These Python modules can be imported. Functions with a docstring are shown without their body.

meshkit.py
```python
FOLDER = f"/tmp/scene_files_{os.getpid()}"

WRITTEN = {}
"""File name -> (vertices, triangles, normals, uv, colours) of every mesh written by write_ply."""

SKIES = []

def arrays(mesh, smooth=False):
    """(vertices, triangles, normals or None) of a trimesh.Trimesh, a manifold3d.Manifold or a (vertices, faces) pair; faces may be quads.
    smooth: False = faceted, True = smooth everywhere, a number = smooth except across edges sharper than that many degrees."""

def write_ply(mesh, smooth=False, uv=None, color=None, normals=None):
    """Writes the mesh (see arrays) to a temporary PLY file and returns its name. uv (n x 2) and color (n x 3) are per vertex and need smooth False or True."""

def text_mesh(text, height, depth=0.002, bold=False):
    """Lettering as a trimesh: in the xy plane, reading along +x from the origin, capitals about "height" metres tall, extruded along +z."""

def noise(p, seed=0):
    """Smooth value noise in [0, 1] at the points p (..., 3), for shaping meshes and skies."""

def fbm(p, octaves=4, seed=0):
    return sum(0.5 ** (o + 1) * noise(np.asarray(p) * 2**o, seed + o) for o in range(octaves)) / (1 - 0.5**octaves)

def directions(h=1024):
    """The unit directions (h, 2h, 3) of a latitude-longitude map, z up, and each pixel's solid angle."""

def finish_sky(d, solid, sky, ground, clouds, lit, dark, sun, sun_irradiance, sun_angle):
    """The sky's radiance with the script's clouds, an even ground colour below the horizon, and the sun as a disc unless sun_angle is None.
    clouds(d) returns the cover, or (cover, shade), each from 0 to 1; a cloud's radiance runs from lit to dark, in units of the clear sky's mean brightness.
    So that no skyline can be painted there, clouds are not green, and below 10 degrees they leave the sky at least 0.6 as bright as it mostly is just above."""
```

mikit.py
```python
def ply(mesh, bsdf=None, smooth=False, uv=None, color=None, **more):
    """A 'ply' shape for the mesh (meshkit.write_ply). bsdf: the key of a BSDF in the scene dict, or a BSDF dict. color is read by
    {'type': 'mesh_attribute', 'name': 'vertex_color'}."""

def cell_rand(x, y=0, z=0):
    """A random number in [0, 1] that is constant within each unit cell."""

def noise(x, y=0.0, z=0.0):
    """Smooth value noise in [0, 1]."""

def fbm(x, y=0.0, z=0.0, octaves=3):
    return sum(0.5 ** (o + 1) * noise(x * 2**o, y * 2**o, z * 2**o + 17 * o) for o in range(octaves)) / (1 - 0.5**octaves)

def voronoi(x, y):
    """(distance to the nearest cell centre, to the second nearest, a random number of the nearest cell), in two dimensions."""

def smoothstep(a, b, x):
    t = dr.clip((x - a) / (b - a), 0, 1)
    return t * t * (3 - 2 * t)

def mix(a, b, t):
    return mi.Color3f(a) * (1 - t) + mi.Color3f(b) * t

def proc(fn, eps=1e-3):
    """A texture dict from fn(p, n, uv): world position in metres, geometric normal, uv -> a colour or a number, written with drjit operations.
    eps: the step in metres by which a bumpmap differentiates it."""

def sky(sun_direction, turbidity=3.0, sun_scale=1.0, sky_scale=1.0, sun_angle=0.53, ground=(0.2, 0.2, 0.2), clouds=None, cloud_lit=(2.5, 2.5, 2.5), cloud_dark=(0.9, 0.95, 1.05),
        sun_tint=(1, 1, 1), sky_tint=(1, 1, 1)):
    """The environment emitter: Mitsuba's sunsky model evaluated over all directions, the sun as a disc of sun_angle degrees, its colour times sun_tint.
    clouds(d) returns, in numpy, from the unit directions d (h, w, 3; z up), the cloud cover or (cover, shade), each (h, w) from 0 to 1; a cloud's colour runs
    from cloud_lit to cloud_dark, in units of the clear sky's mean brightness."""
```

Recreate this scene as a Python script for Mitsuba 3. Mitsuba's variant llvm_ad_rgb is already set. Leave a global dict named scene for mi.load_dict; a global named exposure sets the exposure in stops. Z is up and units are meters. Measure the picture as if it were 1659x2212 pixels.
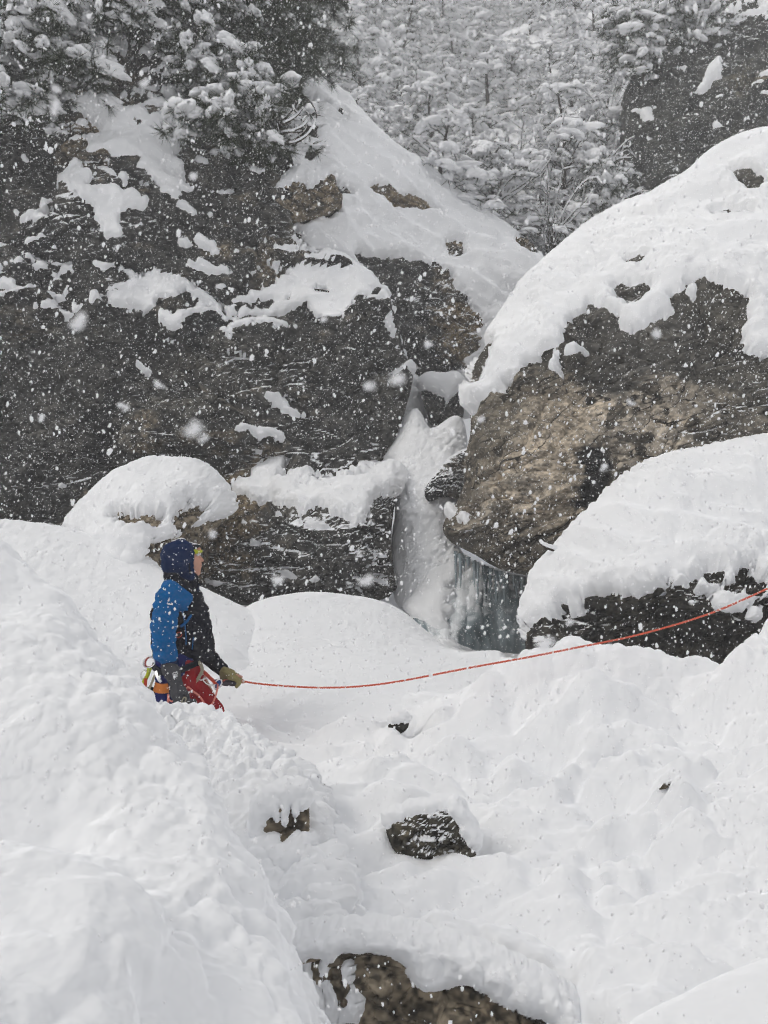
import math, random
import numpy as np, trimesh, shapely, manifold3d as m3, drjit as dr, mitsuba as mi
from scipy.interpolate import RBFInterpolator, RegularGridInterpolator
from scipy.ndimage import gaussian_filter
from scipy.sparse import coo_matrix
from scipy.sparse.csgraph import connected_components
import mikit, meshkit
from mikit import proc, noise, fbm, voronoi, cell_rand, smoothstep, mix, ply

T = mi.ScalarTransform4f
rng = np.random.default_rng(7)
scene, labels = {}, {}

# ------------------------------------------------------------------ camera, sky, exposure
FOV = math.degrees(2 * math.atan(960 / 2400))
scene['camera'] = {'type': 'thinlens', 'fov': FOV, 'fov_axis': 'x', 'near_clip': 0.05, 'far_clip': 600.0,
                   'aperture_radius': 0.0017, 'focus_distance': 7.0,
                   'to_world': T().look_at(origin=[0, 0, 0], target=[0, 1, 0], up=[0, 0, 1])}
scene['sky_light'] = mikit.sky([-0.62, -0.30, 0.66], turbidity=3, sun_scale=0.3, sun_angle=25, sun_tint=(0.83, 0.97, 1.22), clouds=lambda d: (1.0, 1 - np.clip(d[..., 2], 0, 1)),
                               cloud_lit=(1.55, 1.57, 1.61), cloud_dark=(1.1, 1.12, 1.15), ground=(0.6, 0.6, 0.62))
exposure = 1.92
HAZE = 0.0052

# ------------------------------------------------------------------ small helpers
FD = 2400 / 1920 * 1659          # focal length in pixels of a 1659 x 2212 tracing of the place


def W(px, py, d):
    """the point at distance d in front of the camera that was traced at px, py"""
    return np.array([(px - 829.5) / FD * d, d, (1106 - py) / FD * d])


def tag(key, label=None, cat=None, group=None, kind=None):
    labels[key] = {k: v for k, v in (('label', label), ('category', cat), ('group', group), ('kind', kind)) if v}


def add(key, mesh, bsdf, smooth=True, color=None):
    base, n = key, 0
    while key in scene:
        n += 1
        key = f'{base}_{n:03d}'
    scene[key] = ply(mesh, bsdf, smooth=smooth, color=color)
    return key


def add_pieces(key, mesh, bsdf, least=40):
    """every separate piece of the mesh is an entry of its own; crumbs stay with the largest"""
    v, f = mesh
    n, lab = connected_components(coo_matrix((np.ones(len(f) * 2), (np.r_[f[:, 0], f[:, 1]], np.r_[f[:, 1], f[:, 2]])), shape=(len(v), len(v))), directed=False)
    fl = lab[f[:, 0]]
    size = np.bincount(fl, minlength=n)
    order = [i for i in np.argsort(-size) if size[i] >= least]
    for i in order:
        add(key, compact(v, f[fl == i]), bsdf)


def nz(p, s, o=3, seed=0):
    return meshkit.fbm(np.asarray(p) * s, o, seed) - 0.5


def hash3(i, seed):
    h = (i[..., 0] * 374761393 + i[..., 1] * 668265263 + i[..., 2] * 2147483647 + seed * 144665) & 0xFFFFFFFF
    h = ((h ^ (h >> 13)) * 1274126177) & 0xFFFFFFFF
    h = ((h ^ (h >> 15)) * 2246822519) & 0xFFFFFFFF
    return ((h ^ (h >> 16)) & 0xFFFFFF) / 16777215.0


def worley(p, seed=0):
    """(distance to nearest, second nearest, random of the nearest) on jittered cells of size 1"""
    p = np.asarray(p, float)
    i = np.floor(p).astype(np.int64)
    f1 = np.full(p.shape[:-1], 9.0); f2 = f1.copy(); who = np.zeros(p.shape[:-1])
    for a, b, c in np.ndindex(3, 3, 3):
        j = i + np.array([a - 1, b - 1, c - 1])
        q = j + np.stack([hash3(j, seed), hash3(j, seed + 1), hash3(j, seed + 2)], -1)
        d = ((p - q) ** 2).sum(-1)
        r = hash3(j, seed + 3)
        near = d < f1
        f2 = np.where(near, f1, np.minimum(f2, d)); who = np.where(near, r, who); f1 = np.where(near, d, f1)
    return np.sqrt(f1), np.sqrt(f2), who


def chaikin(p, n=2, closed=True):
    p = np.asarray(p, float)
    for _ in range(n):
        q = np.roll(p, -1, 0) if closed else p[1:]
        a = p if closed else p[:-1]
        r = np.empty((len(a) * 2, p.shape[1]))
        r[0::2], r[1::2] = a * .75 + q * .25, a * .25 + q * .75
        p = r if closed else np.vstack([p[:1], r, p[-1:]])
    return p


def normals_of(v, f):
    n = np.zeros_like(v)
    c = np.cross(v[f[:, 1]] - v[f[:, 0]], v[f[:, 2]] - v[f[:, 0]])
    for k in range(3):
        np.add.at(n, f[:, k], c)
    return n / np.maximum(np.linalg.norm(n, axis=1, keepdims=True), 1e-12)


def compact(v, f):
    used = np.unique(f)
    m = np.full(len(v), -1); m[used] = np.arange(len(used))
    return v[used], m[f]


def join(*meshes):
    vs, fs, n = [], [], 0
    for v, f in meshes:
        vs.append(v); fs.append(np.asarray(f) + n); n += len(v)
    return np.vstack(vs), np.vstack(fs)


def grid_faces(ny, nx):
    i = np.arange(ny * nx).reshape(ny, nx)
    a, b, c, d = i[:-1, :-1].ravel(), i[:-1, 1:].ravel(), i[1:, 1:].ravel(), i[1:, :-1].ravel()
    return np.stack([a, b, c, d], 1)


def rbf(pts, vals, smooth=0.0):
    return RBFInterpolator(np.asarray(pts, float), np.asarray(vals, float), kernel='thin_plate_spline', smoothing=smooth)


# ------------------------------------------------------------------ bulging bodies: cliffs, boulders, banks
class Body:
    """A body with its own outline (x, z), distance, bulge and thickness. ctrl: traced points with their distances."""

    def __init__(s, outline, ctrl, bulge, rim, res, back=1.0, power=0.5, soften=2, back_res=5):
        ctrl = np.array(ctrl, float)
        dpix = rbf(ctrl[:, :2] / 300, ctrl[:, 2]) if len(ctrl) > 2 else (lambda q: np.full(len(q), ctrl[0, 2]))
        out = chaikin(outline, soften)
        dd = dpix(out / 300)
        s.poly = shapely.make_valid(shapely.Polygon([W(a, b, d)[[0, 2]] for (a, b), d in zip(out, dd)]))
        if s.poly.geom_type != 'Polygon':
            s.poly = max(s.poly.geoms, key=lambda g: g.area)
        cw = np.array([W(*c) for c in ctrl])
        s.yref = rbf(cw[:, [0, 2]], cw[:, 1]) if len(ctrl) > 2 else (lambda q: np.full(len(q), ctrl[0, 2]))
        s.bulge, s.rim, s.power, s.res, s.back = bulge, rim, power, res, back
        s.v, s.f, s.sd, s.inside, s.shape = s.mesh(res, -bulge)
        vb, fb, sdb, okb, _ = s.mesh(res * back_res, back)
        s.nb = s.rim_normals(vb, fb[:, ::-1], sdb, okb)
        s.vb, s.fb = vb, fb[:, ::-1]
        s.n = s.rim_normals(s.v, s.f, s.sd, s.inside)

    def rim_normals(s, v, f, sd, ok):
        n = normals_of(v, f)
        r = np.nonzero(ok & (sd <= 1e-9))[0]
        ring = s.poly.exterior
        at = shapely.line_locate_point(ring, shapely.points(v[r][:, [0, 2]]))
        L = ring.length
        a, b = (shapely.line_interpolate_point(ring, np.mod(at + e, L)) for e in (-0.04, 0.04))
        t = np.stack([shapely.get_x(b) - shapely.get_x(a), shapely.get_y(b) - shapely.get_y(a)], 1)
        t /= np.maximum(np.linalg.norm(t, axis=1, keepdims=True), 1e-9)
        o = np.stack([t[:, 1], -t[:, 0]], 1) * (1 if ring.is_ccw else -1)
        n[r] = np.stack([o[:, 0], 0 * o[:, 0], o[:, 1]], 1)
        return n

    def prof(s, sd):
        u = np.clip(sd / s.rim, 0, 1)
        return np.power(np.clip(1 - (1 - u) ** 2, 0, 1), s.power)

    def mesh(s, res, off):
        x0, z0, x1, z1 = s.poly.bounds
        xs, zs = np.arange(x0 - res, x1 + 2 * res, res), np.arange(z0 - res, z1 + 2 * res, res)
        X, Z = np.meshgrid(xs, zs)
        q = np.stack([X.ravel(), Z.ravel()], 1)
        pts = shapely.points(q)
        ins = shapely.contains_xy(s.poly, q[:, 0], q[:, 1])
        ring = s.poly.exterior
        dist = shapely.distance(ring, pts)
        sd = np.where(ins, dist, -dist)
        g = ins.reshape(X.shape)
        near = np.zeros_like(g)
        for a in (-1, 0, 1):
            for b in (-1, 0, 1):
                near |= np.roll(np.roll(g, a, 0), b, 1)
        snap = near.ravel() & ~ins
        on = shapely.line_interpolate_point(ring, shapely.line_locate_point(ring, pts[snap]))
        q[snap] = np.stack([shapely.get_x(on), shapely.get_y(on)], 1)
        sd[snap] = 0
        ok = ins | snap
        quads = grid_faces(*X.shape)
        quads = quads[ok[quads].all(1) & ins[quads].any(1)]
        y = np.zeros(len(q))
        y[ok] = s.yref(q[ok]) + off * s.prof(sd[ok])
        v = np.stack([q[:, 0], y, q[:, 1]], 1)
        return v, np.vstack([quads[:, [0, 1, 2]], quads[:, [0, 2, 3]]]), sd, ok, X.shape

    def at(s, px, py):
        """where the traced point px, py lies on the front: (x, z)"""
        u, w = (px - 829.5) / FD, (1106 - py) / FD
        y = 8.0
        for _ in range(25):
            q = np.array([[u * y, w * y]])
            d = float(shapely.distance(s.poly.exterior, shapely.points(q))[0])
            d = d if shapely.contains_xy(s.poly, q[0, 0], q[0, 1]) else 0
            y = 0.5 * y + 0.5 * float((s.yref(q) - s.bulge * s.prof(np.array([d])))[0])
        return q[0]

    def patch(s, polys, holes=(), soften=1, plane=None, grow=0.0):
        """signed distance (inside > 0) of every vertex to the traced patches"""
        def make(p):
            g = shapely.make_valid(shapely.Polygon(chaikin([s.at(*c) if plane is None else W(*c, plane)[[0, 2]] for c in p], soften)))
            return g
        area = shapely.union_all([make(p) for p in polys])
        if len(holes):
            area = area.difference(shapely.union_all([make(p) for p in holes]).buffer(grow))
        q = s.v[:, [0, 2]]
        out = np.full(len(q), -9.0)
        i = s.inside
        d = shapely.distance(area.boundary, shapely.points(q[i]))
        out[i] = np.where(shapely.contains_xy(area, q[i, 0], q[i, 1]), d, -d)
        return out

    def rock(s, depth, disp):
        s.depth = depth
        s.disp = disp(s.v, s.n) * np.clip(s.sd / 0.15, 0, 1) if disp else np.zeros(len(s.v))
        v = s.v + s.n * (s.disp - depth)[:, None]
        s.rv = v
        return join(compact(v, s.f), compact(s.vb - s.nb * depth, s.fb))

    def snow(s, sdm, thick, width, lump, edge=0.05, edge_scale=5, seed=3, over=0.0, up=0.35, follow=2.0, ledges=None):
        """snow lying on the body where sdm > 0, thick metres deep, its rim rounded over width metres"""
        if ledges is not None:      # snow also settles wherever the rock itself makes a ledge
            level, spread = ledges
            rn = normals_of(s.rv, s.f)[:, 2].reshape(s.shape)
            field = gaussian_filter(rn, 1.5).ravel() - (level(s.v) if callable(level) else level) + spread * 2 * nz(s.v, 0.75, 2, 71)
            sdm = np.maximum(sdm, np.clip(field, -1, 0.4) * 0.16)
        m = sdm + edge * 2 * nz(s.v, edge_scale, 4, seed) + 0.7 * edge * nz(s.v * [1, 1, 0.45], edge_scale * 3.2, 2, seed + 5) + 0.3 * edge * nz(s.v, edge_scale * 4.0, 2, seed + 8)
        u = np.clip(m / width, 0, 1)
        t = np.where(m > 0, thick * np.sqrt(u * (2 - u)), np.maximum(m * 0.8, -0.09))
        low = gaussian_filter(s.disp.reshape(s.shape), follow).ravel() if s.disp.any() else s.disp
        low = np.where(m > 0, low, np.minimum(low, s.disp))
        d = s.n * (1 - up) + np.array([0, 0, up])
        l = lump(s.v, s.n) * np.clip(t / thick, 0, 1)
        v = s.v + s.n * (low - s.depth + over)[:, None] + d * (t + l)[:, None]
        f = s.f[(m[s.f] > -0.07).any(1)]
        return compact(v, f)

    def bank(s, lump):
        return join(compact(s.v + s.n * (lump(s.v, s.n) * np.clip(s.sd / 0.1, 0, 1))[:, None], s.f), compact(s.vb, s.fb))


def soft(a=0.03, s=1.6, b=0.006, s2=14):
    return lambda p, n: 2 * a * nz(p, s, 3, 11) + 2 * b * nz(p, s2, 3, 23)


def cauli(size=0.08, amp=0.02, a=0.03, s=1.5, stretch=1.0, var=1.2):
    """lumpy, cauliflower-like fresh snow; more lumps where the surface is steep"""
    def fn(p, n):
        q = np.array(p) / size
        q[..., 2] /= stretch
        w = 0.35 * np.stack([nz(q, 0.9, 2, 31), nz(q, 0.9, 2, 32), nz(q, 0.9, 2, 33)], -1) * 2
        d1 = worley(q + w, 40)[0]
        d2 = worley((q + w) * 2.1 + 7, 44)[0]
        d1, d2 = np.minimum(d1, 0.9), np.minimum(d2, 0.9)
        steep = np.clip(1.5 - np.abs(n[..., 2]), 0.55, 1)
        where = np.clip(0.6 + var * 2 * nz(p, 1.3, 2, 77), 0.15, 1.3)
        return steep * where * amp * ((0.6 - d1 ** 2) * 1.2 + 0.45 * (0.6 - d2 ** 2)) + 2 * a * nz(p, s, 3, 12) + 0.006 * nz(p, 22, 2, 5)
    return fn


def crag(big=0.35, sb=0.7, block=0.10, bs=1.7, fine=0.05, fs=4.0, strata=0.05, tilt=(0.25, 0.1, 1.0), ss=3.0, crack=0.05, seed=0):
    """rock relief: swells, offset blocks with cracks between, tilted beds, roughness"""
    tilt = np.array(tilt) / np.linalg.norm(tilt)
    def fn(p, n):
        p = np.array(p)
        w = 0.11 * np.stack([nz(p, 1.5, 2, seed + 1), nz(p, 1.5, 2, seed + 2), nz(p, 1.5, 2, seed + 3)], -1) * 2
        q = (p + w) * bs * np.array([0.8, 0.8, 1.5])
        f1, f2, r = worley(q, seed + 4)
        g1, g2, r2 = worley(q * 2.7 + 3, seed + 9)
        gap = np.clip((f2 - f1) / 0.12, 0, 1); gap2 = np.clip((g2 - g1) / 0.14, 0, 1)
        bed = (p + w * 0.6) @ tilt * ss + nz(p, 0.8, 2, seed + 6)
        fr = bed - np.floor(bed)
        step = hash3(np.stack([np.floor(bed).astype(np.int64)] * 3, -1), seed) - 0.5
        ledge = (np.clip(fr / 0.75, 0, 1) ** 2 - np.clip((fr - 0.75) / 0.25, 0, 1)) * 0.8 + step * 0.5
        c = (p + 1.2 * w) @ np.array([[0.8, 0.1, -0.5], [0.1, 1, 0.2], [0.5, -0.2, 1.3]])
        line = np.exp(-(nz(c, 0.9 * bs, 3, seed + 20) / 0.018) ** 2) + 0.7 * np.exp(-(nz(c * [0.5, 1, 1.6], 2.2 * bs, 3, seed + 24) / 0.022) ** 2)
        return (- 1.1 * crack * line * np.clip(0.5 + 3 * nz(p, 0.9, 2, seed + 30), 0, 1) + 2 * big * nz(p, sb, 3, seed + 7) + block * ((r - 0.5) + 0.45 * (r2 - 0.5)) + strata * ledge
                - crack * ((1 - gap) ** 2 + 0.5 * (1 - gap2) ** 2) + 2 * fine * nz(p, fs, 4, seed + 8))
    return fn


class Mound:
    """A heap of snow seen from its side: height over the plan from traced points; behind its crest line it falls away."""

    def __init__(s, crest, pts, box, res, side=1, drop=((0.10, 0.05), (0.3, 0.30), (0.7, 0.9)), floor=None, lump=None, smooth=0.0005, grow=0.0, taper=0.4, sink=()):
        c = chaikin(np.array([W(*p) for p in crest]), 1, closed=False)
        t = np.gradient(c[:, :2], axis=0); t /= np.linalg.norm(t, axis=1, keepdims=True)
        o = np.stack([-t[:, 1], t[:, 0]], 1) * side
        rows = [c, np.array([W(*p) for p in pts]).reshape(-1, 3)]
        for k, (a, b) in enumerate(drop):
            j = slice(None, None, k + 1)
            rows.append(np.concatenate([c[j, :2] + o[j] * a, c[j, 2:] - b], 1))
        if len(sink):
            g = np.array(sink, float); rows.append(np.column_stack([g, ground_at_many(g) - 0.12]))
        r = np.vstack(rows)
        s.z = rbf(r[:, :2], r[:, 2], smooth)
        x0, x1, y0, y1 = box
        xs = np.arange(x0, x1, res)
        ys = [y0]
        while ys[-1] < y1:
            ys.append(ys[-1] + res * (1 + grow * (ys[-1] - y0)))
        X, Y = np.meshgrid(xs, np.array(ys))
        p = np.stack([X.ravel(), Y.ravel()], 1)
        z = s.z(p)
        e = np.minimum.reduce([p[:, 0] - x0, x1 - p[:, 0], p[:, 1] - y0, ys[-1] - p[:, 1]])
        z = z - 1.2 * np.clip(1 - e / taper, 0, 1) ** 2
        v = np.column_stack([p, z])
        q = grid_faces(*X.shape)
        f = np.vstack([q[:, [0, 1, 2]], q[:, [0, 2, 3]]])
        n = normals_of(v, f)
        v = v + n * lump(v, n)[:, None]
        low = ground_at_many(p) - 0.35 if floor is None else np.full(len(p), floor)
        f = f[(v[f, 2] > low[f]).any(1)]
        s.mesh = compact(v, f)


# ------------------------------------------------------------------ materials
def bs(key, d):
    scene[key] = d
    return key


def snow_fn(p, n, uv):
    a = fbm(p.x * 0.9, p.y * 0.9, p.z * 0.9, 2)
    b = noise(p.x * 60, p.y * 60, p.z * 60)
    return mix((0.79, 0.80, 0.82), (0.86, 0.865, 0.875), a * 0.8 + b * 0.2)


def snow_bump(p, n, uv):
    a = dr.abs(noise(p.x * 15, p.y * 15, p.z * 13) - 0.5) + 0.55 * dr.abs(noise(p.x * 34, p.y * 34, p.z * 30 + 4) - 0.5)
    w = smoothstep(0.25, 0.7, fbm(p.x * 1.4 + 20, p.y * 1.4, p.z * 1.4, 2))
    return (0.006 + 0.018 * w) * a + 0.003 * noise(p.x * 85, p.y * 85, p.z * 85)


def two(d):
    return {'type': 'twosided', 'bsdf': d}


bs('snow', two({'type': 'bumpmap', 'tex': proc(snow_bump, 4e-3), 'scale': 1.0,
                'bsdf': {'type': 'principled', 'base_color': proc(snow_fn), 'roughness': 0.75, 'specular': 0.25, 'sheen': 0.0}}))


def rock_mat(key, light, mid, dark, warm, warm_at=0.62, dust=0.55, stain_crack_shade=None, scale=1.0, grain=1.0):
    """limestone: pale and dark beds, ochre patches, black wet streaks, and a dusting of snow where it faces up"""
    def col(p, n, uv):
        q = p * scale
        a = fbm(q.x * 0.9 + 3, q.y * 0.9, q.z * 0.9, 4)
        b = fbm(q.x * 4.0, q.y * 4.0, q.z * 5.5 + 9, 3)
        c = fbm(q.x * 0.55 + 40, q.y * 0.55, q.z * 0.4, 3)
        s = fbm(q.x * 2.6 + 11, q.y * 2.6, q.z * 0.35, 3)
        out = mix(mid, light, smoothstep(0.40, 0.72, 0.6 * a + 0.4 * b))
        out = mix(out, warm, smoothstep(warm_at - 0.06, warm_at + 0.1, 0.75 * c + 0.25 * b))
        out = mix(out, dark, smoothstep(0.50, 0.66, 0.5 * s + 0.5 * a))
        if stain_crack_shade is not None:
            out = stain_crack_shade(p, n, out)
        g = 0.5 * noise(p.x * 48, p.y * 48, p.z * 40) + 0.5 * noise(p.x * 22, p.y * 22, p.z * 17 + 3)
        out = out * (0.25 + 1.35 * b) * (1.02 + grain * (1.45 * smoothstep(0.25, 0.75, g) - 0.72))
        d1 = fbm(p.x * 7, p.y * 7, p.z * 7 + 5, 3)
        d2 = fbm(p.x * 0.8 + 9, p.y * 0.8, p.z * 0.8, 2)
        cover = smoothstep(0.0, 0.16, n.z - dust + 0.7 * (d1 - 0.5) + 1.6 * (d2 - 0.5))
        return mix(out, (0.82, 0.83, 0.85), cover)
    def bump(p, n, uv):
        q = p * scale
        return 0.07 * fbm(q.x * 6, q.y * 6, q.z * 9, 4) + 0.05 * dr.abs(noise(q.x * 17, q.y * 17, q.z * 20 + 5) - 0.5) + 0.05 * dr.abs(noise(q.x * 9, q.y * 9, q.z * 16) - 0.5)
    bs(key, two({'type': 'bumpmap', 'tex': proc(bump, 6e-3), 'scale': 1.0,
                 'bsdf': {'type': 'principled', 'base_color': proc(col), 'roughness': 0.8, 'specular': 0.25}}))


rock_mat('cliff_rock', (0.085, 0.080, 0.070), (0.036, 0.035, 0.033), (0.011, 0.011, 0.0115), (0.15, 0.116, 0.075), warm_at=0.59, dust=0.80)
rock_mat('far_rock', (0.075, 0.074, 0.064), (0.045, 0.045, 0.040), (0.020, 0.021, 0.019), (0.095, 0.082, 0.058), warm_at=0.60, dust=0.62, scale=0.7)
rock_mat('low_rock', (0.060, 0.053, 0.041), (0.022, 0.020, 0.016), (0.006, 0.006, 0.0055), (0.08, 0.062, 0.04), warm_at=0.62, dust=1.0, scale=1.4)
rock_mat('moss_rock', (0.12, 0.108, 0.085), (0.055, 0.050, 0.038), (0.018, 0.018, 0.016), (0.10, 0.085, 0.055), warm_at=0.60, dust=0.62, scale=2.2)
rock_mat('ledge_rock', (0.27, 0.225, 0.165), (0.16, 0.13, 0.092), (0.055, 0.047, 0.037), (0.22, 0.165, 0.105), warm_at=0.58, dust=1.15, scale=2.0)


def boulder_stain_crack_shade(p, n, out):
    # a dark lichen band across the top of the face and one black seep running down from a crack
    w = fbm(p.x * 1.3 + 5, p.y * 1.3, p.z * 1.3, 3) - 0.5 + 0.35 * (fbm(p.x * 8, p.y * 8, p.z * 8, 3) - 0.5)
    top = smoothstep(1.05, 1.35, p.z + 0.12 * (p.x - 3) + 0.9 * w)
    out = mix(out, (0.055, 0.054, 0.051), top * 0.92)
    left = smoothstep(0.35, -0.1, p.x - 0.9 - 0.5 * p.z + 0.9 * w)
    out = mix(out, (0.07, 0.062, 0.049), left * 0.75)
    low = smoothstep(0.15, -0.30, p.z + 0.7 * w)
    out = mix(out, (0.07, 0.061, 0.047), low * 0.8)
    right = smoothstep(2.9, 3.4, p.x + 0.9 * w)
    out = mix(out, (0.075, 0.069, 0.057), right * 0.75)
    w2 = fbm(p.x * 9, p.y * 9, p.z * 3.5, 3) - 0.5
    seep = dr.exp(-dr.square((p.x - 2.10 + 0.45 * w + 0.22 * w2) / (0.16 + 0.10 * (0.9 - p.z)))) * smoothstep(0.90, 0.55, p.z + 0.5 * w + 0.3 * w2) * smoothstep(-0.45, 0.25, p.z)
    out = mix(out, (0.012, 0.011, 0.010), smoothstep(0.25, 0.75, seep + 0.5 * w2))
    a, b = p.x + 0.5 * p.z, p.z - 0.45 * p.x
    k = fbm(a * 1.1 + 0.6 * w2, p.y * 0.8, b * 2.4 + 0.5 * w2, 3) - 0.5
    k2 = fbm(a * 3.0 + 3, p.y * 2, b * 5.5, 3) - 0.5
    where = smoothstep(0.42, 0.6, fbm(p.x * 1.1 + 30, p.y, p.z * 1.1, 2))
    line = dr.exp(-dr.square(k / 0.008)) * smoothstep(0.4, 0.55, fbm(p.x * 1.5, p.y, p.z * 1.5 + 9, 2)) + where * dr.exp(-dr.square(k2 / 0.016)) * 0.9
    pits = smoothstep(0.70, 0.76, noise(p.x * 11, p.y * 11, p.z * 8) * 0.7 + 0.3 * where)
    return mix(out, (0.018, 0.015, 0.011), dr.clip(line * 1.4 + pits * 0.8, 0, 0.95))  # depth shade of cracks and pits, painted as dark lines and spots


rock_mat('boulder_rock', (0.43, 0.382, 0.318), (0.375, 0.327, 0.265), (0.23, 0.195, 0.152), (0.41, 0.347, 0.268), warm_at=0.56, dust=0.95, stain_crack_shade=boulder_stain_crack_shade, grain=0.6)


def ice_col(p, n, uv):
    s = fbm(p.x * 9, p.y * 9, p.z * 1.1, 3)
    b = fbm(p.x * 2.2, p.y * 2.2, p.z * 2.2 + 4, 3)
    out = mix((0.06, 0.085, 0.095), (0.30, 0.36, 0.385), smoothstep(0.3, 0.7, s * 0.65 + b * 0.35))
    return mix(out, (0.8, 0.82, 0.84), smoothstep(0.45, 0.75, n.z + 0.6 * (b - 0.5)))


bs('ice', two({'type': 'principled', 'base_color': proc(ice_col), 'roughness': 0.22, 'specular': 0.5, 'clearcoat': 0.4, 'clearcoat_gloss': 0.8}))

# ------------------------------------------------------------------ ground: one sheet of snow to the horizon
G = [(700, 1890, 4.7), (1000, 1885, 4.7), (1400, 1880, 4.6), (1700, 1880, 4.5), (680, 1750, 5.3), (900, 1750, 5.4), (1200, 1750, 5.3), (1600, 1700, 5.2),
     (680, 1650, 6.1), (900, 1650, 6.0), (1200, 1600, 6.2), (1600, 1550, 6.0), (820, 1562, 6.9), (1020, 1530, 7.0), (1110, 1464, 7.1), (1240, 1424, 7.1),
     (1340, 1409, 7.1), (1430, 1428, 7.0), (1500, 1449, 6.9), (1550, 1442, 6.8), (1600, 1398, 6.7), (1659, 1345, 6.5), (1760, 1280, 6.4),
     (420, 1600, 6.6), (300, 1600, 6.4), (600, 1500, 7.4), (720, 1490, 7.6), (500, 1400, 8.3), (250, 1372, 8.3), (900, 1480, 7.8), (1000, 1452, 8.2), (1080, 1445, 8.4),
     (1150, 1545, 7.7), (1250, 1545, 7.75), (1350, 1540, 7.8), (1450, 1550, 7.7), (1550, 1550, 7.6), (1650, 1500, 7.4), (1300, 1500, 9), (1600, 1480, 9), (1150, 1470, 9),
     (700, 2000, 4.25), (1000, 1990, 4.25), (1400, 1990, 4.2), (1750, 1990, 4.1), (690, 2075, 3.85), (850, 2070, 3.85), (1000, 2110, 3.8), (1120, 2150, 3.75), (1300, 2130, 3.7), (1500, 2120, 3.7), (1300, 2212, 3.45), (1500, 2212, 3.4), (1659, 2150, 3.4), (1800, 2100, 3.4), (700, 2330, 3.55), (900, 2330, 3.55), (1080, 2330, 3.5),
     (850, 1340, 10.5), (1050, 1420, 10), (400, 1350, 10), (0, 1420, 8), (-200, 1500, 7)]
gw = np.array([W(*g) for g in G])
near = np.array([(x, y, z) for x in (-4, -2, 0, 2, 4) for y, z in ((1.5, -2.1), (-3, -1.9))] + [(x, 14.0, -1.2) for x in (-6, -2, 2, 6)] + [(-7, 5, -1.6), (7, 5, -1.2), (-7, 10, -1.2), (7, 10, -1.2)])
gw = np.vstack([gw, near])
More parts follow.
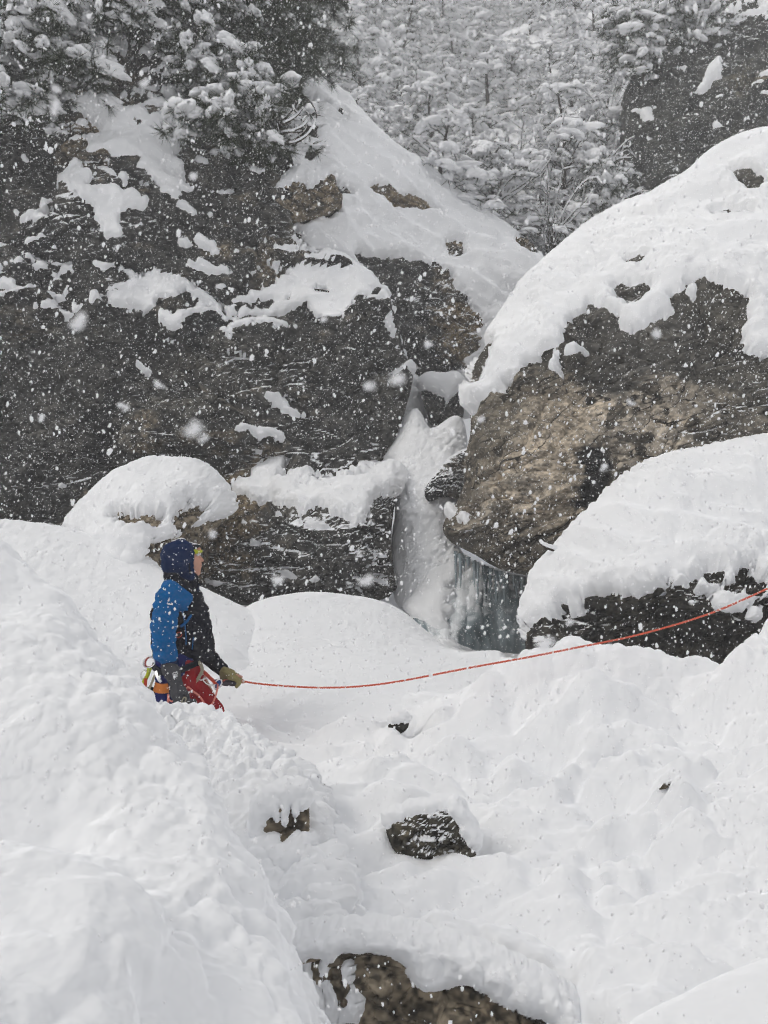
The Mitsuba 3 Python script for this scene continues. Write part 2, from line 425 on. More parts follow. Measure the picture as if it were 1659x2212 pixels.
ground_z = rbf(gw[:, :2], gw[:, 2], 0.002)
xs = np.concatenate([[-125, -50, -25, -12, -7], np.arange(-4.6, 5.2, 0.021), [7, 12, 25, 50, 125]])
ys = [2.0]
while ys[-1] < 11.5:
    ys.append(ys[-1] * 1.0036)
ys = np.concatenate([[-125, -50, -20, -8, -3, 0, 1.2], ys, [12.5, 14, 18, 30, 80, 125]])
X, Y = np.meshgrid(xs, ys)
flat = np.stack([X.ravel(), Y.ravel()], 1)
cl = np.stack([np.clip(flat[:, 0], -7, 7), np.clip(flat[:, 1], -3, 14)], 1)
Z = ground_z(cl)
ss = lambda a, b, x: (lambda t: t * t * (3 - 2 * t))(np.clip((x - a) / (b - a), 0, 1))
Z = Z - 1.0 * ss(4.02, 3.93, flat[:, 1]) * ss(-0.75, -0.45, flat[:, 0]) * ss(0.86, 0.62, flat[:, 0])      # the drop in front of the rock ledge
P = np.stack([flat[:, 0], flat[:, 1], Z], 1)
fade = ((np.abs(flat[:, 0]) < 5.5) & (flat[:, 1] < 12) & (flat[:, 1] > 1)).astype(float)
slope = ((flat[:, 0] > -0.4 - 0.35 * (flat[:, 1] - 5)) & (flat[:, 1] < 7.2)).astype(float)
slope = gaussian_filter(slope.reshape(X.shape), 12).ravel()
wq = P + 0.5 * np.stack([nz(P, 0.9, 2, 1), nz(P, 0.9, 2, 2), 0 * Z], -1)
fold = np.abs(nz(wq @ np.array([[0.9, -0.6, 0], [0.7, 1.1, 0], [0, 0, 1.0]]), 0.9, 2, 61)) * 2
fold2 = np.abs(nz(wq * [1.2, 1.3, 1.0], 2.6, 2, 62)) * 2
Z = Z + fade * (0.10 * nz(P, 0.8, 2, 5) + slope * (0.50 * (fold - 0.2) + 0.24 * (fold2 - 0.2) + 0.05 * nz(P, 1.8, 3, 15)) + 0.016 * nz(P, 5, 3, 6) + 0.012 * nz(P, 22, 2, 7))
# creases where the snow has slumped over buried stones: a swell above each and a groove below it
def on_ground(px, py):
    d = 6.0
    for _ in range(40):
        d = 0.7 * d + 0.3 * (float(ground_z(np.array([[(px - 829.5) / FD * d, d]]))[0]) / ((1106 - py) / FD))
    return np.array([(px - 829.5) / FD * d, d])
for pts in ([(770, 1712), (830, 1688), (885, 1660), (960, 1622), (1005, 1600)], [(1125, 1722), (1180, 1735), (1222, 1716), (1255, 1698), (1300, 1668), (1390, 1640)], [(880, 1640), (930, 1650), (1010, 1668), (1055, 1662)], [(1330, 1800), (1390, 1806), (1440, 1796)],
            [(1330, 1862), (1385, 1878), (1425, 1862), (1500, 1850)], [(1100, 1640), (1190, 1628), (1260, 1600), (1330, 1598)], [(1450, 1740), (1530, 1700), (1620, 1690)], [(1130, 1790), (1210, 1815), (1290, 1810)]):
    c = shapely.LineString([on_ground(*q) for q in pts])
    d = shapely.distance(c, shapely.points(flat[:, :2]))
    k = np.nonzero(d < 0.6)[0]
    at = shapely.line_locate_point(c, shapely.points(flat[k])) ; fp = shapely.line_interpolate_point(c, at)
    side = flat[k, 1] - shapely.get_y(fp)
    s_ = np.sign(side) * d[k]
    var = np.clip(0.75 + 2.4 * nz(np.column_stack([flat[k], 0 * k]), 2.2, 2, 44), 0.1, 1.6)
    Z[k] += var * (0.075 * np.exp(-((s_ - 0.11) / 0.10) ** 2) - 0.06 * np.exp(-((s_ + 0.015) / 0.035) ** 2))
P[:, 2] = Z
lump_at = slope * np.clip(0.45 + 2.2 * nz(P, 0.8, 2, 91), 0, 1.2)
d1 = worley(P * [12, 12, 12] + 0.6 * nz(P, 9, 2, 3)[:, None])[0]
P[:, 2] += fade * 0.08 * lump_at * (0.6 - d1 ** 2)
q = grid_faces(*X.shape)
add('snow_ground', (P, np.vstack([q[:, [0, 1, 2]], q[:, [0, 2, 3]]])), 'snow')
tag('snow_ground', 'fresh snow filling the gully floor and draping the slope below the boulders', kind='structure')


def ground_at_many(p):
    return ground_z(np.stack([np.clip(p[:, 0], -7, 7), np.clip(p[:, 1], -3, 14)], 1))


def ground_at(x, y):
    return float(ground_z(np.array([[x, y]]))[0])


# ------------------------------------------------------------------ far hillside
hx, hy = np.meshgrid(np.linspace(-45, 60, 180), np.concatenate([np.linspace(13, 60, 130), np.linspace(62, 110, 20)]))
def hill_z(x, y):
    p = np.stack([x, y, 0 * x], -1)
    return 1.0 + (y - 13) * 0.70 + np.clip(y - 60, 0, 99) * -0.2 + 0.02 * (x - 4) ** 2 * np.clip((20 - np.abs(x - 4)) / 20, 0.2, 1) + 4.0 * nz(p, 0.11, 3, 2) + 1.2 * nz(p, 0.5, 3, 3)
hz = hill_z(hx, hy)
q = grid_faces(*hx.shape)
add('hillside', (np.stack([hx, hy, hz], -1).reshape(-1, 3), np.vstack([q[:, [0, 1, 2]], q[:, [0, 2, 3]]])), 'snow')
tag('hillside', 'steep snow covered hillside behind the gully, grown over with snowy scrub', kind='structure')

# ------------------------------------------------------------------ left cliff
CL = Body([(-540, 1330), (-540, -260), (540, -260), (535, 60), (570, 150), (600, 250), (640, 330), (650, 420), (640, 480), (650, 530), (760, 570), (830, 610), (868, 680), (878, 760),
           (905, 800), (890, 870), (860, 960), (800, 1080), (800, 1330)],
          [(-500, 1250, 11.2), (-500, -100, 12.4), (-200, 1250, 11.4), (400, 1250, 11.3), (800, 1250, 11.8), (-200, 600, 11.9), (400, 600, 12.4), (860, 700, 12.3), (-200, -100, 12.8), (600, 0, 14.0), (650, 400, 13.0), (300, 250, 12.9)],
          0.55, 0.55, 0.021)
CLmesh = CL.rock(0.05, crag(0.34, 0.6, 0.34, 0.95, 0.10, 3.0, 0.03, (0.3, 0.2, 1.0), 1.5, 0.035, 100))
add('cliff', CLmesh, 'cliff_rock', smooth=55)
tag('cliff', 'dark limestone cliff on the left with patches of snow on its ledges', kind='structure')
h = lambda pts: [(a / 2, b / 2) for a, b in pts]
k3 = lambda pts: [(a * 0.5208, 604.9 + b * 0.5208) for a, b in pts]
patches = [
    h([(270, 430), (330, 445), (400, 430), (480, 460), (560, 490), (650, 520), (720, 510), (800, 490), (850, 500), (830, 560), (770, 600), (760, 680), (800, 800), (850, 830), (780, 830), (760, 880), (690, 860),
       (680, 800), (640, 800), (600, 740), (560, 680), (530, 720), (470, 680), (400, 670), (340, 600), (370, 560), (440, 570), (390, 520), (300, 480)]),
    h([(330, 690), (370, 740), (400, 770), (380, 820), (470, 830), (530, 840), (600, 880), (640, 900), (600, 950), (560, 940), (520, 980), (520, 1030), (470, 1050), (440, 1040), (470, 1000), (400, 940), (340, 880), (290, 830), (220, 720), (280, 740)]),
    h([(520, 780), (545, 790), (590, 860), (600, 890), (550, 860)]),
    h([(460, 1310), (480, 1260), (520, 1230), (600, 1200), (650, 1150), (720, 1170), (800, 1200), (880, 1230), (940, 1270), (1000, 1290), (1100, 1285), (1180, 1260), (1270, 1250), (1290, 1290), (1180, 1305), (1060, 1325), (980, 1310), (900, 1270),
       (850, 1260), (800, 1235), (740, 1290), (680, 1270), (650, 1330), (600, 1340), (540, 1320)]),
    h([(1100, 1200), (1180, 1160), (1280, 1120), (1360, 1100), (1440, 1110), (1540, 1130), (1600, 1170), (1650, 1230), (1690, 1290), (1730, 1350), (1700, 1340), (1640, 1260), (1610, 1250), (1590, 1290), (1540, 1300), (1500, 1340), (1450, 1380), (1400, 1380), (1340, 1330), (1330, 1290), (1270, 1260), (1180, 1235)]),
    h([(580, 265), (650, 240), (720, 215), (800, 235), (770, 280), (760, 330), (770, 370), (700, 365), (690, 330), (640, 295)]),
    h([(690, 390), (760, 390), (810, 440), (770, 465), (730, 440)]),
    h([(430, 160), (490, 180), (560, 200), (600, 245), (530, 250), (500, 210)]),
    h([(200, 1070), (240, 1065), (290, 1105), (260, 1100)]),
    h([(740, 890), (800, 890), (850, 930), (800, 930)]), h([(840, 1010), (900, 1010), (950, 1060), (920, 1085), (870, 1050)]),
    h([(1000, 1080), (1090, 1055), (1060, 1075)]), h([(770, 1050), (800, 1045), (810, 1060)]), h([(1160, 1080), (1210, 1075), (1200, 1130)]),
    h([(370, 1300), (400, 1265), (440, 1285), (450, 1300)]), h([(680, 1380), (690, 1330), (720, 1330), (740, 1380)]),
    h([(200, 870), (80, 940), (130, 930), (230, 980), (180, 900)]),
    k3([(990, 630), (1040, 603), (1120, 620), (1180, 622), (1170, 662), (1110, 660), (1060, 640), (1000, 648)]),
    k3([(1090, 470), (1150, 475), (1200, 500), (1270, 575), (1220, 565), (1160, 525), (1110, 505)]),
    k3([(650, 130), (680, 112), (720, 160), (730, 205), (700, 205), (670, 160)]), k3([(720, 120), (780, 120), (750, 180)]),
    k3([(920, 230), (960, 195), (1000, 245)]), k3([(1580, 140), (1620, 125), (1659, 180), (1659, 225)]),
    [(870, 790), (885, 775), (915, 790), (925, 812), (890, 808)],
    [(290, 770), (330, 790), (300, 800)],
]
holes = [h([(530, 690), (600, 680), (620, 700), (600, 740), (560, 720)]), h([(1350, 1215), (1400, 1210), (1410, 1240), (1370, 1240)]), h([(620, 1235), (660, 1230), (650, 1250)])]
add_pieces('cliff__snow_patch', CL.snow(CL.patch(patches, holes), 0.07, 0.05, cauli(0.075, 0.05, 0.03, 2.0), 0.14, 6, ledges=(lambda p: 0.62 + 0.45 * np.clip((2.6 - p[:, 2]) / 1.0, 0, 1) + 0.2 * np.clip((p[:, 0] + 2.2) / 1.5, 0, 1), 0.66)), 'snow', 14)

# ------------------------------------------------------------------ snow ridge behind the cliff
RG = Body([(560, 200), (590, 150), (640, 104), (700, 142), (760, 222), (820, 285), (880, 335), (940, 380), (1000, 424), (1060, 468), (1110, 495), (1172, 552), (1190, 620), (1120, 700), (1020, 840),
           (900, 960), (700, 900), (500, 560), (480, 260)],
          [(600, 140, 15.8), (760, 230, 16.5), (1172, 552, 16.8), (1000, 424, 17), (800, 600, 13.7), (1040, 700, 14.3), (900, 880, 13.6), (600, 500, 13.0), (560, 250, 13.9), (650, 420, 13.2), (640, 320, 13.7), (900, 500, 15.0)],
          0.45, 0.5, 0.021)
add('snowy_ridge', RG.rock(0.11, crag(0.16, 0.8, 0.12, 1.3, 0.05, 3.5, 0.10, (0.4, 0.3, 1.0), 2.0, 0.05, 200)), 'cliff_rock', smooth=55)
tag('snowy_ridge', 'snow covered ridge running down from upper left towards the big boulder', kind='structure')
k = lambda pts: [(450 / 1.1573 + a * 0.2604, 150 / 1.1573 + b * 0.2604) for a, b in pts]     # traced on an enlarged part
bare = [[(775, 550), (810, 552), (860, 556), (920, 575), (965, 600), (1000, 640), (1050, 690), (1045, 720), (990, 790), (960, 830), (900, 800), (872, 700), (850, 640), (815, 595)],
        k([(640, 200), (720, 180), (820, 190), (880, 240), (960, 300), (960, 350), (760, 350), (650, 250)]), k([(1000, 210), (1090, 220), (1140, 270), (1220, 300), (1200, 340), (1130, 310), (1050, 320), (1010, 320)]),
        k([(1060, 560), (1110, 545), (1140, 590), (1090, 630)]), k([(1350, 370), (1380, 380), (1430, 470), (1400, 490)]), k([(1100, 690), (1160, 720), (1270, 745), (1160, 750)]),
        [(800, 405), (840, 408), (890, 415), (930, 430), (952, 452), (900, 445), (850, 430)], [(970, 520), (995, 515), (1003, 540), (985, 548)], [(1120, 510), (1150, 520), (1160, 545), (1130, 530)],
        [(925, 575), (965, 590), (975, 612), (950, 600)],
        k([(700, 800), (850, 780), (1030, 790), (1040, 880), (960, 930), (930, 950), (1000, 960), (1110, 970), (1180, 1040), (1180, 990), (1130, 930), (1290, 915), (1310, 1020), (1450, 1090), (1420, 1110), (1310, 1090),
           (1180, 1140), (1290, 1230), (1250, 1250), (1130, 1280), (1000, 1340), (820, 1330), (500, 1300), (500, 900)]),
        k([(800, 1380), (880, 1400), (980, 1440), (1000, 1520), (900, 1520), (800, 1480)])]
whole = [[(300, -100), (1400, -100), (1400, 1100), (300, 1100)]]
add_pieces('snowy_ridge__snow_cover', RG.snow(RG.patch(whole, bare, grow=0.06), 0.13, 0.13, cauli(0.11, 0.035, 0.07, 1.2), 0.09, 6), 'snow')

OC = Body([(585, 420), (612, 388), (640, 362), (700, 366), (732, 362), (738, 408), (756, 424), (705, 458), (648, 480), (600, 478), (575, 450)], [(600, 400, 12.55), (730, 380, 12.75), (650, 470, 12.45)], 0.22, 0.16, 0.014)
add('rock', OC.rock(0.06, crag(0.06, 1.5, 0.10, 2.4, 0.04, 6, 0.04, (0.2, 0, 1.0), 5, 0.04, 660)), 'ledge_rock', smooth=45)
tag('rock', 'brown rock outcrop at the left edge of the snowy ridge below the pines', 'rock')
add_pieces('rock__snow', OC.snow(OC.patch([[(560, 330), (760, 330), (745, 375), (700, 378), (680, 395), (672, 405), (655, 388), (630, 395), (610, 402), (590, 420), (560, 440)]]), 0.09, 0.07, cauli(0.07, 0.04, 0.03, 2.0), 0.06, 7), 'snow')

# ------------------------------------------------------------------ big boulder on the right
BB = Body([(1004, 920), (990, 860), (998, 800), (1032, 742), (1100, 652), (1180, 562), (1250, 500), (1320, 458), (1382, 436), (1430, 410), (1480, 380), (1520, 340), (1565, 312), (1620, 294), (1720, 276), (1900, 300), (1900, 1350), (1250, 1330), (1150, 1262), (1106, 1256), (1060, 1242),
           (1016, 1212), (962, 1188), (936, 1152), (944, 1112), (985, 1060), (985, 990)],
          [(990, 900, 10.9), (1000, 800, 11.3), (1180, 560, 12.6), (1382, 436, 13.2), (1620, 294, 13.4), (1800, 300, 13.4), (940, 1150, 10.5), (1100, 1255, 10.3), (1300, 1300, 10.2), (1300, 900, 10.3), (1600, 900, 10.3), (1500, 640, 10.9), (1280, 660, 11.3), (1850, 1200, 10.2), (1450, 520, 11.9)],
          0.75, 0.7, 0.019)
bb0, bb1 = crag(0.16, 0.8, 0.12, 1.1, 0.05, 3.5, 0.02, (0.35, 0.1, 1.0), 2.4, 0.06, 300), crag(0.16, 0.8, 0.16, 1.5, 0.06, 4.5, 0.10, (-0.35, 0.1, 1.0), 3.2, 0.08, 300)
def bbshape(p, n):
    low = np.clip((0.75 - p[:, 2] + 0.5 * nz(p, 1.2, 2, 4)) / 0.5, 0, 1)      # the lower part of the face is broken into slanting steps
    return bb0(p, n) * (1 - low) + bb1(p, n) * low
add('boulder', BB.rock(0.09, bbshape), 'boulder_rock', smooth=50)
tag('boulder', 'huge tan boulder on the right with a thick cap of snow', 'boulder')
cap = [[(975, 890), (1003, 898), (1030, 880), (1060, 852), (1090, 815), (1150, 765), (1215, 745), (1212, 700), (1245, 660), (1275, 630), (1290, 655), (1320, 662), (1345, 690), (1365, 712), (1400, 690), (1445, 670), (1450, 635), (1480, 615),
        (1530, 605), (1560, 625), (1615, 635), (1610, 700), (1605, 735), (1630, 765), (1680, 772), (1790, 770), (2000, 770), (2000, 100), (900, 100)],
       [(1195, 755), (1205, 775), (1200, 815), (1192, 820), (1190, 780)], [(1225, 740), (1268, 735), (1262, 752), (1225, 760)], [(1480, 625), (1500, 610), (1512, 632), (1490, 635)],
       [(930, 1100), (950, 1060), (985, 1100), (980, 1120)], [(985, 1105), (1010, 1110), (990, 1125)]]
bholes = [[(1330, 615), (1365, 600), (1395, 610), (1390, 640), (1362, 657), (1338, 645)], [(1578, 366), (1610, 360), (1650, 385), (1640, 405), (1615, 412), (1600, 385)], [(1545, 450), (1580, 446), (1612, 458), (1600, 466), (1560, 464)],
          [(1355, 555), (1385, 548), (1380, 560)], [(1020, 760), (1040, 735), (1050, 745), (1025, 800), (1012, 830)]]
add_pieces('boulder__snow_cap', BB.snow(BB.patch(cap, bholes, grow=0.05), 0.14, 0.12, cauli(0.085, 0.06, 0.06, 1.0), 0.08, 7), 'snow')

# ------------------------------------------------------------------ lower right boulder
LB = Body([(1800, 930), (1659, 950), (1580, 965), (1480, 981), (1400, 1002), (1350, 1032), (1290, 1082), (1242, 1132), (1192, 1202), (1148, 1240), (1140, 1290), (1112, 1340), (1112, 1400), (1120, 1460), (1150, 1600), (1900, 1600), (1900, 930)],
          [(1659, 960, 9.6), (1400, 1010, 9.4), (1200, 1200, 8.9), (1120, 1350, 8.5), (1150, 1500, 8.5), (1400, 1240, 8.1), (1600, 1240, 8.0), (1400, 1450, 8.5), (1700, 1450, 8.5), (1500, 1100, 8.8)],
          0.45, 0.45, 0.016)
add('boulder', LB.rock(0.09, crag(0.14, 0.9, 0.10, 1.8, 0.035, 5, 0.09, (0.2, 0.1, 1.0), 4.0, 0.06, 400)), 'low_rock', smooth=50)
tag('boulder_001', 'dark wet boulder under deep snow at the right edge, behind the rope', 'boulder')
q7 = lambda pts: [(1400 / 1.1573 + a * 0.2708, 1380 / 1.1573 + b * 0.2708) for a, b in pts]
lcap = [[(1100, 1390), (1115, 1380), (1130, 1350), (1148, 1330), (1180, 1340), (1210, 1318)] + q7([(30, 450), (110, 465), (160, 460), (180, 400), (260, 320), (380, 320), (420, 300), (510, 300), (580, 340), (610, 300), (690, 295), (740, 262), (830, 240), (910, 180), (960, 160),
        (1080, 150), (1130, 190), (1080, 310), (1240, 310), (1225, 440), (1300, 430), (1310, 510), (1480, 460), (1560, 400), (1659, 370), (1900, 300)]) + [(1950, 1200), (1950, 900), (1000, 900)],
        q7([(900, 270), (905, 230), (960, 195), (1000, 195), (1030, 245), (960, 265)]), q7([(1440, 595), (1465, 500), (1520, 460), (1659, 390), (1659, 490), (1600, 510), (1590, 555), (1500, 565)])]
lholes = [q7([(1170, 120), (1220, 125), (1290, 170), (1260, 210), (1200, 230), (1175, 190)]), q7([(1345, 270), (1400, 230), (1440, 260), (1410, 300), (1370, 300)]), q7([(1420, 200), (1500, 160), (1600, 165), (1659, 230), (1640, 290), (1540, 320), (1500, 260), (1440, 250)])]
add_pieces('boulder_001__snow_cap', LB.snow(LB.patch(lcap, lholes, grow=0.03), 0.14, 0.10, cauli(0.07, 0.07, 0.06, 1.3), 0.08, 8), 'snow')

# ------------------------------------------------------------------ boulder behind the climber
CB = Body([(138, 1145), (180, 1090), (230, 1037), (300, 1006), (330, 999), (370, 1004), (420, 1000), (452, 1015), (490, 1052), (512, 1095), (508, 1130), (470, 1165), (440, 1200), (440, 1300), (150, 1300)],
          [(138, 1145, 9.8), (320, 1000, 10.2), (510, 1100, 9.9), (330, 1150, 9.3), (450, 1280, 9.6), (150, 1280, 9.6)], 0.5, 0.55, 0.015)
add('boulder', CB.rock(0.09, crag(0.10, 1.0, 0.06, 2.5, 0.03, 6, 0.03, (0.2, 0.1, 1.0), 5, 0.04, 500)), 'ledge_rock', smooth=50)
tag('boulder_002', 'rounded boulder under a dome of snow just behind the climber', 'boulder')
cholesl = [[(235, 1102), (262, 1092), (276, 1090), (270, 1112), (300, 1116), (340, 1112), (352, 1128), (335, 1134), (305, 1124), (262, 1130)], [(385, 1108), (400, 1092), (420, 1100), (440, 1092), (436, 1120), (424, 1146), (405, 1162), (392, 1140)],
           [(330, 1180), (380, 1175), (430, 1150), (470, 1140), (520, 1125), (520, 1400), (300, 1400)]]
add_pieces('boulder_002__snow_cap', CB.snow(CB.patch([[(0, 900), (700, 900), (700, 1400), (0, 1400)]], cholesl, grow=0.03), 0.15, 0.09, cauli(0.06, 0.055, 0.04, 1.5), 0.07, 9), 'snow')

# ------------------------------------------------------------------ rock step behind the climber
ST = Body([(420, 1330), (430, 1150), (480, 1060), (500, 1010), (560, 985), (600, 960), (650, 965), (680, 1035), (720, 1015), (790, 1000), (850, 1000), (880, 1020), (866, 1080), (856, 1180), (880, 1330)],
          [(430, 1300, 10.6), (860, 1300, 10.8), (500, 1020, 11.6), (640, 960, 11.9), (850, 1000, 11.6), (640, 1120, 10.6), (830, 1100, 10.7)], 0.35, 0.4, 0.017)
add('rock_step', ST.rock(0.07, crag(0.10, 0.9, 0.10, 1.8, 0.04, 5, 0.06, (0.15, 0.1, 1.0), 3.5, 0.05, 600)), 'cliff_rock', smooth=50)
tag('rock_step', 'low rock step behind the climber with a broad snowy ledge on top', kind='structure')
stcap = [k3([(900, 740), (960, 708), (1040, 740), (1060, 730), (1150, 720), (1180, 668), (1270, 690), (1300, 730), (1310, 840), (1400, 800), (1500, 810), (1600, 740), (1720, 700), (1720, 900), (1640, 900), (1560, 890), (1530, 1000), (1430, 1000), (1400, 960),
             (1350, 930), (1250, 960), (1170, 900), (1100, 890), (1050, 900), (960, 880), (940, 840), (1000, 820), (1050, 775)])]
add_pieces('rock_step__snow_cover', ST.snow(ST.patch(stcap, [k3([(1150, 790), (1190, 790), (1180, 815), (1150, 810)]), k3([(1190, 740), (1220, 735), (1240, 760), (1200, 760)])]), 0.12, 0.10, cauli(0.065, 0.06, 0.05, 1.5), 0.10, 7, ledges=(0.75, 0.4)), 'snow', 14)

# ------------------------------------------------------------------ steep snow in the cleft
CH = Body([(850, 1330), (842, 1170), (860, 1080), (800, 1020), (850, 960), (872, 905), (890, 882), (906, 882), (925, 925), (940, 925), (985, 890), (1010, 920), (1010, 1060), (980, 1120), (990, 1190), (1040, 1230), (1010, 1260), (920, 1290)],
          [(850, 1320, 10.9), (845, 1150, 11.3), (860, 950, 12.0), (895, 880, 12.3), (1000, 910, 12.2), (980, 1150, 11.2), (1010, 1240, 10.9), (920, 1100, 11.2)], 0.25, 0.3, 0.017)
add('snow_chute', CH.bank(cauli(0.075, 0.06, 0.10, 2.0)), 'snow')
tag('snow_chute', 'steep tongue of snow between the cliff and the big boulder', kind='structure')
SR = Body([(900, 850), (898, 822), (925, 804), (960, 812), (985, 806), (1010, 830), (1010, 930), (930, 940), (912, 890)], [(900, 850, 12.9), (960, 806, 13.1), (1000, 920, 12.8)], 0.3, 0.3, 0.015)
add('boulder', SR.rock(0.05, crag(0.06, 1.5, 0.05, 3, 0.03, 6, 0.03, (0, 0, 1.0), 5, 0.04, 650)), 'cliff_rock', smooth=50)
tag('boulder_003', 'small snow capped rock wedged beside the left edge of the big boulder', 'boulder')
add_pieces('boulder_003__snow_cap', SR.snow(SR.patch([[(880, 845), (920, 840), (960, 850), (968, 870), (990, 845), (1020, 840), (1020, 780), (880, 780)]]), 0.09, 0.07, soft(0.02, 2, 0.01, 8), 0.03, 6), 'snow')
WR = Body([(914, 1065), (928, 1035), (950, 1012), (970, 985), (1020, 960), (1060, 1000), (1050, 1090), (985, 1078), (960, 1070), (925, 1088)], [(920, 1065, 10.9), (990, 1000, 11.0), (990, 1070, 10.9)], 0.12, 0.2, 0.012)
add('rock_001', WR.rock(0.0, crag(0.04, 2, 0.05, 3, 0.03, 6, 0.03, (0, 0, 1.0), 5, 0.04, 680)), 'cliff_rock', smooth=50)
tag('rock_001', 'bare dark rock sticking out of the snow at the left corner of the big boulder', 'rock')

# ------------------------------------------------------------------ frozen fall under the big boulder
IC = Body([(860, 1310), (900, 1270), (950, 1200), (1010, 1195), (1080, 1220), (1180, 1240), (1200, 1420), (1060, 1440), (960, 1420), (900, 1380)],
          [(860, 1310, 10.6), (1000, 1200, 10.95), (1180, 1250, 10.95), (1180, 1420, 10.7), (960, 1400, 10.0), (1050, 1420, 10.3)], 0.2, 0.25, 0.014)
def icy(p, n):
    q = p * np.array([9, 5, 0.7]); d = worley(q, 700)[0]
    return 0.05 * (0.6 - d ** 2) + 0.20 * nz(p, 1.5, 3, 701) + 0.02 * nz(p, 9, 2, 703)
add('frozen_waterfall', IC.rock(0.05, icy), 'ice', smooth=True)
tag('frozen_waterfall', 'curtain of grey blue ice hanging under the big boulder', 'icefall')
icecap = [[(840, 1330), (895, 1270), (950, 1190), (1020, 1200), (1000, 1225), (990, 1250), (960, 1270), (990, 1275), (960, 1300), (985, 1310), (960, 1330), (985, 1350), (930, 1345), (900, 1330)], [(935, 1380), (975, 1375), (1020, 1395), (1060, 1425), (1000, 1440)]]
add_pieces('frozen_waterfall__snow_cover', IC.snow(IC.patch(icecap), 0.10, 0.10, soft(0.04, 2.2, 0.012, 8), 0.04, 4), 'snow')

r = np.random.default_rng(33)
for i in range(16):      # icicles along the underside of the boulder, hanging in front of the ice curtain
    px = 985 + 9.5 * i + r.uniform(-3, 3)
    a = W(px, np.interp(px, [980, 1060, 1140], [1200, 1240, 1262]), 10.30 + r.uniform(-.06, .06))
    L = r.uniform(0.10, 0.46); R = r.uniform(0.014, 0.032)
    z = np.linspace(0, 1, 9); ang = np.arange(8) * math.pi / 4
    prof = R * (1 - z) ** 0.7 * (1 + 0.18 * np.sin(z * 20 + i)) + 0.002
    v = np.stack([a[0] + prof[:, None] * np.cos(ang), a[1] + prof[:, None] * np.sin(ang), np.broadcast_to((a[2] + 0.06 - z * L)[:, None], (9, 8))], -1).reshape(-1, 3)
    q = np.array([(k * 8 + j, (k + 1) * 8 + j, (k + 1) * 8 + (j + 1) % 8, k * 8 + (j + 1) % 8) for k in range(8) for j in range(8)])
    add('frozen_waterfall__icicle', (v, np.vstack([q[:, [0, 1, 2]], q[:, [0, 2, 3]]])), 'ice')

# ------------------------------------------------------------------ snow banks around the climber
def dents(spots, lump):
    """hollows (and, where the depth is negative, humps) added to a lumpy snow surface"""
    c = [(W(a, b, d), r, k) for a, b, d, r, k in spots]
    return lambda p, n: lump(p, n) - sum(k * np.exp(-((p[:, :2] - w[:2]) ** 2).sum(1) / r ** 2) for w, r, k in c)


def snow_bank(text, *args, **kw):
    b = Mound(*args, **kw)
    key = add('snow_bank', b.mesh, 'snow')
    tag(key, text, kind='structure')
    return b

snow_bank('smooth snow bank at the left edge behind the climber', [(-260, 1118, 9.2), (0, 1120, 9.2), (100, 1129, 9.15), (180, 1146, 9.1), (250, 1165, 9.05), (310, 1190, 9.0), (345, 1232, 8.9), (400, 1255, 8.9), (480, 1290, 8.85), (540, 1320, 8.8), (580, 1345, 8.7)],
          [(-250, 1300, 8.4), (0, 1250, 8.6), (150, 1280, 8.5), (215, 1366, 8.2), (100, 1330, 8.2), (350, 1345, 8.3), (450, 1345, 8.4), (-100, 1450, 7.4), (150, 1420, 7.7), (350, 1420, 7.8), (500, 1400, 8.0)], (-5.5, -0.3, 6.9, 10.2), 0.016, sink=[(-0.7, 9.0), (-0.5, 8.5), (-0.7, 8.0), (-0.9, 7.4), (-1.2, 7.6), (-1.0, 8.2)], lump=cauli(0.10, 0.03, 0.04, 1.2))
snow_bank('rounded snow mound behind the rope to the right of the climber', [(490, 1340, 8.7), (545, 1301, 8.9), (600, 1285, 9.0), (680, 1277, 9.1), (760, 1286, 9.1), (830, 1297, 9.1), (870, 1318, 9.0), (905, 1352, 8.9), (945, 1392, 8.7), (985, 1412, 8.6), (1040, 1409, 8.6), (1090, 1405, 8.5), (1130, 1430, 8.3)],
          [(500, 1370, 8.5), (600, 1370, 8.4), (700, 1380, 8.4), (830, 1390, 8.4), (930, 1440, 8.1), (1050, 1450, 8.1), (1100, 1470, 7.9), (550, 1450, 7.8), (700, 1480, 7.6), (900, 1490, 7.6), (1000, 1500, 7.6), (650, 1560, 7.0)], (-2.0, 1.4, 6.6, 10.0), 0.016, sink=[(-1.8, 8.9), (-1.8, 8.3), (-1.6, 7.7), (-1.3, 7.2)], lump=soft(0.02, 1.2, 0.006, 10))
CM = snow_bank('mound of lumpy snow in front of the climber, hiding the legs', [(120, 1600, 5.7), (200, 1555, 5.8), (250, 1538, 5.8), (320, 1524, 5.85), (370, 1517, 5.9), (420, 1518, 5.9), (480, 1532, 5.85), (540, 1560, 5.75), (600, 1600, 5.6), (642, 1650, 5.4), (660, 1700, 5.2), (666, 1760, 5.0), (680, 1830, 4.75), (720, 1890, 4.55), (790, 1960, 4.3)],
          [(60, 1650, 5.6), (0, 1720, 5.4), (150, 1700, 5.3), (300, 1600, 5.5), (400, 1590, 5.5), (500, 1620, 5.35), (580, 1680, 5.15), (350, 1680, 5.15), (450, 1700, 5.05), (550, 1760, 4.85), (620, 1810, 4.7), (500, 1850, 4.55), (400, 1800, 4.75), (600, 1900, 4.45), (680, 1960, 4.25), (600, 2020, 4.05), (300, 1760, 4.8), (650, 1880, 4.5)], (-2.1, 0.1, 3.7, 6.5), 0.011,
          drop=((0.03, 0.03), (0.1, 0.2), (0.35, 0.8)), lump=dents([(400, 1560, 5.7, 1.0, .085)], cauli(0.075, 0.16, 0.06, 1.8, 2.2)))
